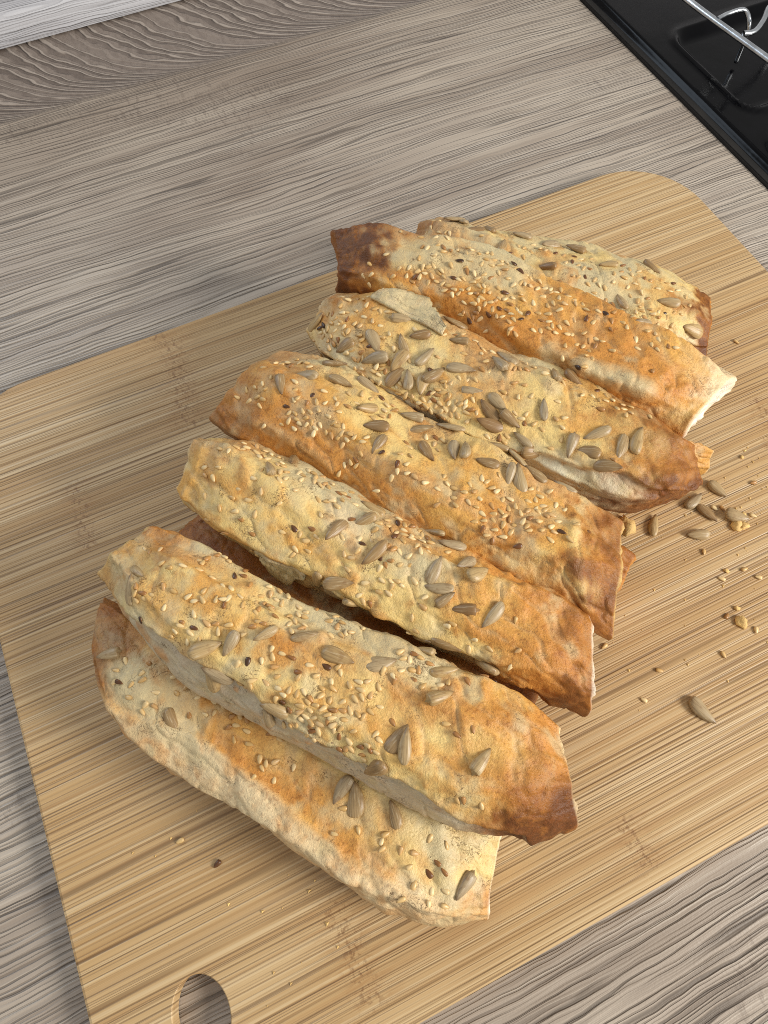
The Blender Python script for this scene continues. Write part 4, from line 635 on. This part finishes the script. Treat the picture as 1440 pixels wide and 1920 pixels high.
    def frame(s, t, v):
        """point, along, across (towards v=+1) and normal on the crust, relative to the base"""
        ph = (s.view - math.asin(max(-0.98, min(0.98, v)))) % (2 * math.pi)
        i = min(max(int(round(t * (s.NS - 1))), 3), s.NS - 4); j = int(round(ph / (2 * math.pi) * s.NT_)) % s.NT_
        g = s.grid; w_ = 3
        P0 = Vector(g[i, j]); al = Vector(g[i + w_, j] - g[i - w_, j]).normalized(); ac = Vector(g[i, (j - w_) % s.NT_] - g[i, (j + w_) % s.NT_])
        N = al.cross(ac).normalized(); ac = N.cross(al)
        return P0 - s.base, al, ac, N

# ------------------------------------------------------------------ seeds
def seed_mesh(name, L, W, H, mat, rng, segs=14, rings=12, blunt=0.55, bend=0.0, chop=False):
    """flattened teardrop, pointed at +x; half length L etc. in metres"""
    vs, fs = [(-L, 0, 0)], []
    for i in range(1, rings):
        u = i / rings; x = -L * math.cos(math.pi * u)
        t = (x + L) / (2 * L)
        wprof = (math.sin(math.pi * t ** blunt)) ** 0.68 if 0 < t < 1 else 0
        if chop and x < -L * 0.75: x = -L * 0.75 + rng.uniform(-0.02, 0.02) * L
        for k in range(segs):
            a = 2 * math.pi * k / segs; c, s_ = math.cos(a), math.sin(a)
            flat = math.copysign(abs(s_) ** 0.9, s_)
            ridge = 1 + 0.10 * math.cos(3 * a + 0.6)
            vs.append((x, W * wprof * c * ridge + bend * (x / L) ** 2 * W, H * (wprof ** 0.75) * flat * (0.75 if s_ < 0 else 1) * (1 + 0.06 * rng.uniform(-1, 1))))
    vs.append((L, bend * W, 0)); n = rings - 1
    for k in range(segs):
        k2 = (k + 1) % segs; fs.append((0, 1 + k2, 1 + k)); fs.append((len(vs) - 1, 1 + (n - 1) * segs + k, 1 + (n - 1) * segs + k2))
    for i in range(n - 1):
        for k in range(segs):
            k2 = (k + 1) % segs; a = 1 + i * segs; fs.append((a + k, a + k2, a + segs + k2, a + segs + k))
    me = bpy.data.meshes.new(name); me.from_pydata(vs, [], fs); me.update()
    me.polygons.foreach_set('use_smooth', [True] * len(me.polygons)); me.materials.append(M[mat])
    return me
rng = random.Random(11)
SUN = [seed_mesh('sunflower_kernel', 0.0056 * rng.uniform(0.88, 1.08), 0.0026 * rng.uniform(0.78, 1.18), 0.0014 * rng.uniform(0.8, 1.25), 'sun', rng, blunt=rng.uniform(0.5, 0.72), bend=rng.uniform(-0.25, 0.25), chop=(k in (4, 8))) for k in range(10)]
SES = [seed_mesh('sesame', 0.00154 * rng.uniform(0.90, 1.12), 0.00090 * rng.uniform(0.9, 1.1), 0.00055, 'ses', rng, 8, 6, 0.6) for k in range(4)]
SESD = [seed_mesh('dark_sesame', 0.00165, 0.00098, 0.00055, 'ses_d', rng, 8, 6, 0.6)]
def place(name, me, P0, X, N, parent=None, scale=1.0):
    Y = N.cross(X).normalized(); X = Y.cross(N).normalized()
    o = bpy.data.objects.new(name, me); COL.objects.link(o); o.parent = parent
    m = Matrix(((X.x, Y.x, N.x, P0.x), (X.y, Y.y, N.y, P0.y), (X.z, Y.z, N.z, P0.z), (0, 0, 0, 1)))
    o.matrix_local = m @ Matrix.Scale(scale, 4)
    return o
def seeds_on(roll, root, rng):
    for k, (t, v, hd) in enumerate(roll.d['sun']):
        P0, al, ac, N = roll.frame(t, v); a = math.radians(hd)
        N2 = (N + 0.22 * Vector((rng.uniform(-1, 1), rng.uniform(-1, 1), rng.uniform(-1, 1)))).normalized()
        X = al * math.cos(a) + ac * math.sin(a)
        place('sunflower_seed', SUN[rng.randrange(10)], P0 + N * rng.uniform(-0.0003, 0.0009), X, N2, root, rng.uniform(0.78, 1.05))
    for k, (t, v) in enumerate(roll.d['ses']):
        P0, al, ac, N = roll.frame(t, v); a = rng.uniform(0, 2 * math.pi)
        N2 = (N + 0.30 * Vector((rng.uniform(-1, 1), rng.uniform(-1, 1), rng.uniform(-1, 1)))).normalized()
        me = SESD[0] if rng.random() < 0.035 else SES[rng.randrange(4)]
        place('sesame_seed', me, P0 + N * rng.uniform(-0.0001, 0.00035), al * math.cos(a) + ac * math.sin(a), N2, root, rng.uniform(0.85, 1.08))

# ------------------------------------------------------------------ the bread rolls
ROLLS = [
 ('A', 'lowest front roll with floury pale side and orange strip, lying on the board'),
 ('B', 'seeded roll with a pale doughy lip and dark brown right corner, on the frontmost roll'),
 ('C', 'pale yellow cracked roll, third from the front, with an upper row of sunflower seeds'),
 ('D', 'orange golden roll in the middle of the pile, sesame scattered along its top'),
 ('E', 'roll with whitish side, torn crust flap and the most sunflower seeds'),
 ('F', 'orange brown roll with burnt left end, sesame on top and a pale pointed right tip'),
 ('G', 'rearmost roll crowded with seeds, half hidden behind the orange brown roll'),
 ('H1', 'dark brown roll underneath, seen in the gap behind the pale lipped roll'),
 ('H2', 'hidden brown roll whose corner peeks out right of the middle golden roll'),
 ('H3', 'hidden roll whose small tip sticks out under the roll with torn crust'),
]
BUILT = {}
for n_, (key, label) in enumerate(ROLLS):
    rl = Roll(key, 100 + 37 * n_); root = empty('bread_roll', rl.base)
    tag(root, label, 'bread roll', 'seeded bread rolls piled on the cutting board')
    rl.build(root); seeds_on(rl, root, random.Random(500 + n_)); BUILT[key] = (rl, root)
# torn, lifted piece of crust on the roll with the whitish side
def torn_flap(key, s0, s1, v0, v1, lift, seed):
    rl, root = BUILT[key]; nu, nv = 40, 14; top, bot = [], []
    for i in range(nu + 1):
        for j in range(nv + 1):
            u, w_ = i / nu, j / nv
            env = math.sin(math.pi * min(max(u, 0.02), 0.98)) ** 0.5
            v = v0 + (v1 - v0) * w_ * env
            P0, al, ac, N = rl.frame(s0 + (s1 - s0) * u, v)
            q = np.array([[P0.x, P0.y, P0.z]]); nz = float(fbm(q, 0.004, 3, seed)[0])
            h = lift * w_ ** 1.6 * env + 0.0005 * nz
            c = P0 + N * (0.0006 + h) + ac * 0.0012 * nz * w_
            top.append(c + N * 0.0007); bot.append(c - N * 0.0006)
    n = nv + 1; K = len(top); fs = []
    for i in range(nu):
        for j in range(nv):
            a = i * n + j; fs.append((a, a + 1, a + n + 1, a + n)); fs.append((K + a, K + a + n, K + a + n + 1, K + a + 1))
    edge = [i * n for i in range(nu + 1)] + [nu * n + j for j in range(1, n)] + [i * n + nv for i in range(nu - 1, -1, -1)] + [j for j in range(nv - 1, 0, -1)]
    for a, b in zip(edge, edge[1:] + edge[:1]): fs.append((a, b, K + b, K + a))
    o = mesh_obj('torn_crust', [tuple(v) for v in top + bot], fs, 'crust', root)
    me = o.data; w3 = fbm(np.array([tuple(v) for v in top + bot]), 0.003, 3, seed + 5)
    c = PAL['P'] * 0.95 + np.zeros((2 * K, 3)); m = np.clip(w3 * 0.5 + 0.25, 0, 0.7)[:, None]; c = c * (1 - m) + PAL['W'] * m
    me.attributes.new('crust', 'FLOAT_COLOR', 'POINT').data.foreach_set('color', np.c_[c, np.ones(2 * K)].ravel().astype(np.float32))
    me.attributes.new('toast', 'FLOAT', 'POINT').data.foreach_set('value', np.full(2 * K, 0.05, np.float32))
    bm = bmesh.new(); bm.from_mesh(me); bmesh.ops.recalc_face_normals(bm, faces=bm.faces); bm.to_mesh(me); bm.free()
    o['label'] = 'torn whitish flap of crust'
    return o
torn_flap('E', 0.13, 0.32, 0.70, 0.98, 0.0034, 900)
torn_flap('C', 0.22, 0.34, -0.72, -0.98, 0.0022, 930)

# ------------------------------------------------------------------ loose seeds and crumbs on the board
ZB = 0.012
def loose(name, me, x, y, ang, label, cat, group, tilt=0.0, z=0.0011, sc=1.0):
    a = math.radians(ang); N = Vector((tilt * math.sin(a), -tilt * math.cos(a), 1)).normalized()
    return tag(place(name, me, Vector((x, y, ZB + z)), Vector((math.cos(a), math.sin(a), 0)), N, None, sc), label, cat, group)
G1 = 'sunflower seeds fallen on the cutting board'
for k, (x, y, ang, label) in enumerate((
    (0.1914, 0.0645, -75, 'loose sunflower seed, uppermost of those fallen right of the rolls'),
    (0.1789, 0.0640, 15, 'loose sunflower seed touching the dark tip of the torn crust roll'),
    (0.1804, 0.0569, -72, 'short loose sunflower seed just below the one touching the dark roll tip'),
    (0.1902, 0.0497, -45, 'loose sunflower seed lying on a small clump of sesame crumbs'),
    (0.1705, 0.0503, 155, 'loose sunflower seed with its point to the left, below the seed cluster'),
    (0.1276, -0.0120, -75, 'big lone sunflower seed at the lower right of the board'),
    (0.1559, 0.0620, 50, 'sunflower seed half hidden under the dark end of the torn crust roll'))):
    loose('sunflower_seed', SUN[k % 4], x, y, ang, label, 'seed', G1, rng.uniform(-0.2, 0.2), 0.0013 if k != 3 else 0.0024, 1.12 if k == 5 else 0.95)
G2 = 'sesame seeds fallen on the cutting board'
for k, (x, y, label) in enumerate((
    (0.1684, 0.0425, 'loose sesame seed right below the left pointing sunflower seed'),
    (0.1794, 0.0288, 'brightest white loose sesame seed right of the rolls'),
    (0.1679, 0.0295, 'cream loose sesame seed just left of the brightest white one'),
    (0.1823, 0.0235, 'brownish loose sesame seed just right of the brightest white one'),
    (0.1600, 0.0153, 'sesame seed left of the pair of crumbs at the right'),
    (0.1671, 0.0053, 'brownish sesame seed at the right edge, below the crumb pair'),
    (0.1490, 0.0026, 'lone sesame seed between the crumb pair and the big lone sunflower seed'),
    (0.1851, 0.0576, 'left one of two sesame seeds beside the sunflower seed cluster'),
    (0.1882, 0.0561, 'right one of two sesame seeds beside the sunflower seed cluster'),
    (0.2082, 0.0607, 'sesame seed at the right, level with the uppermost loose sunflower seed'),
    (0.1982, 0.0474, 'sesame seed just right of the crumb clump'),
    (0.1223, 0.0083, 'sesame seed above and left of the big lone sunflower seed'),
    (0.1101, 0.0014, 'sesame seed directly left of the big lone sunflower seed'),
    (0.1076, 0.0259, 'tan sesame seed close to the right end of the pale cracked roll'),
    (0.2500, 0.1278, 'single sesame seed right of the pale pointed roll tip'),
    (-0.0701, 0.0305, 'cream sesame seed on the board left of the frontmost roll'),
    (-0.0603, 0.0177, 'dark sesame seed on the board below the frontmost roll'))):
    me = SESD[0] if k == 16 else SES[k % 4]
    loose('sesame_seed', me, x, y, rng.uniform(0, 360), label, 'seed', G2, rng.uniform(-0.25, 0.25), 0.0005, 1.05)
def crumb(name, x, y, r, label, group=None, n=1):
    bm = bmesh.new(); rr = random.Random(int(x * 1e5) & 0xFFFF)
    bmesh.ops.create_icosphere(bm, subdivisions=2, radius=1)
    for v in bm.verts:
        k = 1 + 0.35 * rr.uniform(-1, 1); v.co = Vector((v.co.x * r * 1.3 * k, v.co.y * r * k, max(v.co.z * r * 0.7 * k, -r * 0.45)))
    o = bm_obj(name, bm, 'crumb', None, True); o.location = (x, y, ZB + r * 0.45); o.rotation_euler.z = rr.uniform(0, 6.28)
    return tag(o, label, 'crumb', group)
for x, y, r, label in (
    (0.1635, 0.0104, 0.0021, 'largest golden bread crumb at the right side of the board'),
    (0.1885, 0.0468, 0.0022, 'left crumb of the clump under the loose sunflower seed'),
    (0.1912, 0.0452, 0.0018, 'right crumb of the clump under the loose sunflower seed'),
    (0.1659, 0.0163, 0.0010, 'tiny pale crumb just above the largest golden crumb'),
    (0.1719, 0.0315, 0.0009, 'tiny pale crumb left of the brightest white sesame seed'),
    (0.1948, 0.0498, 0.0009, 'tiny crumb right of the sunflower seed on the clump'),
    (0.1451, 0.0663, 0.0036, 'pale bread chip between the golden roll and the torn crust roll'),
    (0.2120, 0.0735, 0.0008, 'tiny crumb near the top of the scattered crumbs at right')):
    crumb('bread_crumb', x, y, r, label, 'bread crumbs on the cutting board')

# fine crumbs and flakes of crust scattered beside the rolls
vs, fs = [], []; rr = random.Random(77)
for n_ in range(150):
    if n_ < 95: x, y = rr.gauss(0.196, 0.020), rr.gauss(0.058, 0.022)
    elif n_ < 125: x, y = rr.gauss(0.150, 0.022), rr.gauss(0.015, 0.018)
    else: x, y = rr.uniform(-0.09, 0.0), rr.uniform(-0.03, 0.05)
    if math.hypot(x + 0.08, (y + 0.0228) * 0.75) < 0.0115: continue
    if not (-0.10 < x < 0.28 and -0.045 < y < 0.24): continue
    s_ = rr.choice((0.00022, 0.0003, 0.0003, 0.0005, 0.0007)) * rr.uniform(0.8, 1.3); b0 = len(vs)
    for dx, dy, dz in ((1, 0, 0.1), (-0.5, 0.8, 0.1), (-0.6, -0.9, 0.1), (0.1, 0.1, 0.9)):
        vs.append((x + s_ * dx * rr.uniform(0.7, 1.4), y + s_ * dy * rr.uniform(0.7, 1.4), ZB + 0.0001 + s_ * dz * 0.8))
    fs += [(b0, b0 + 1, b0 + 3), (b0 + 1, b0 + 2, b0 + 3), (b0 + 2, b0, b0 + 3), (b0, b0 + 2, b0 + 1)]
tag(mesh_obj('fine_crumbs', vs, fs, 'crumb', smooth=False), 'fine crumbs and flakes of crust scattered over the cutting board', 'crumbs', kind='stuff')
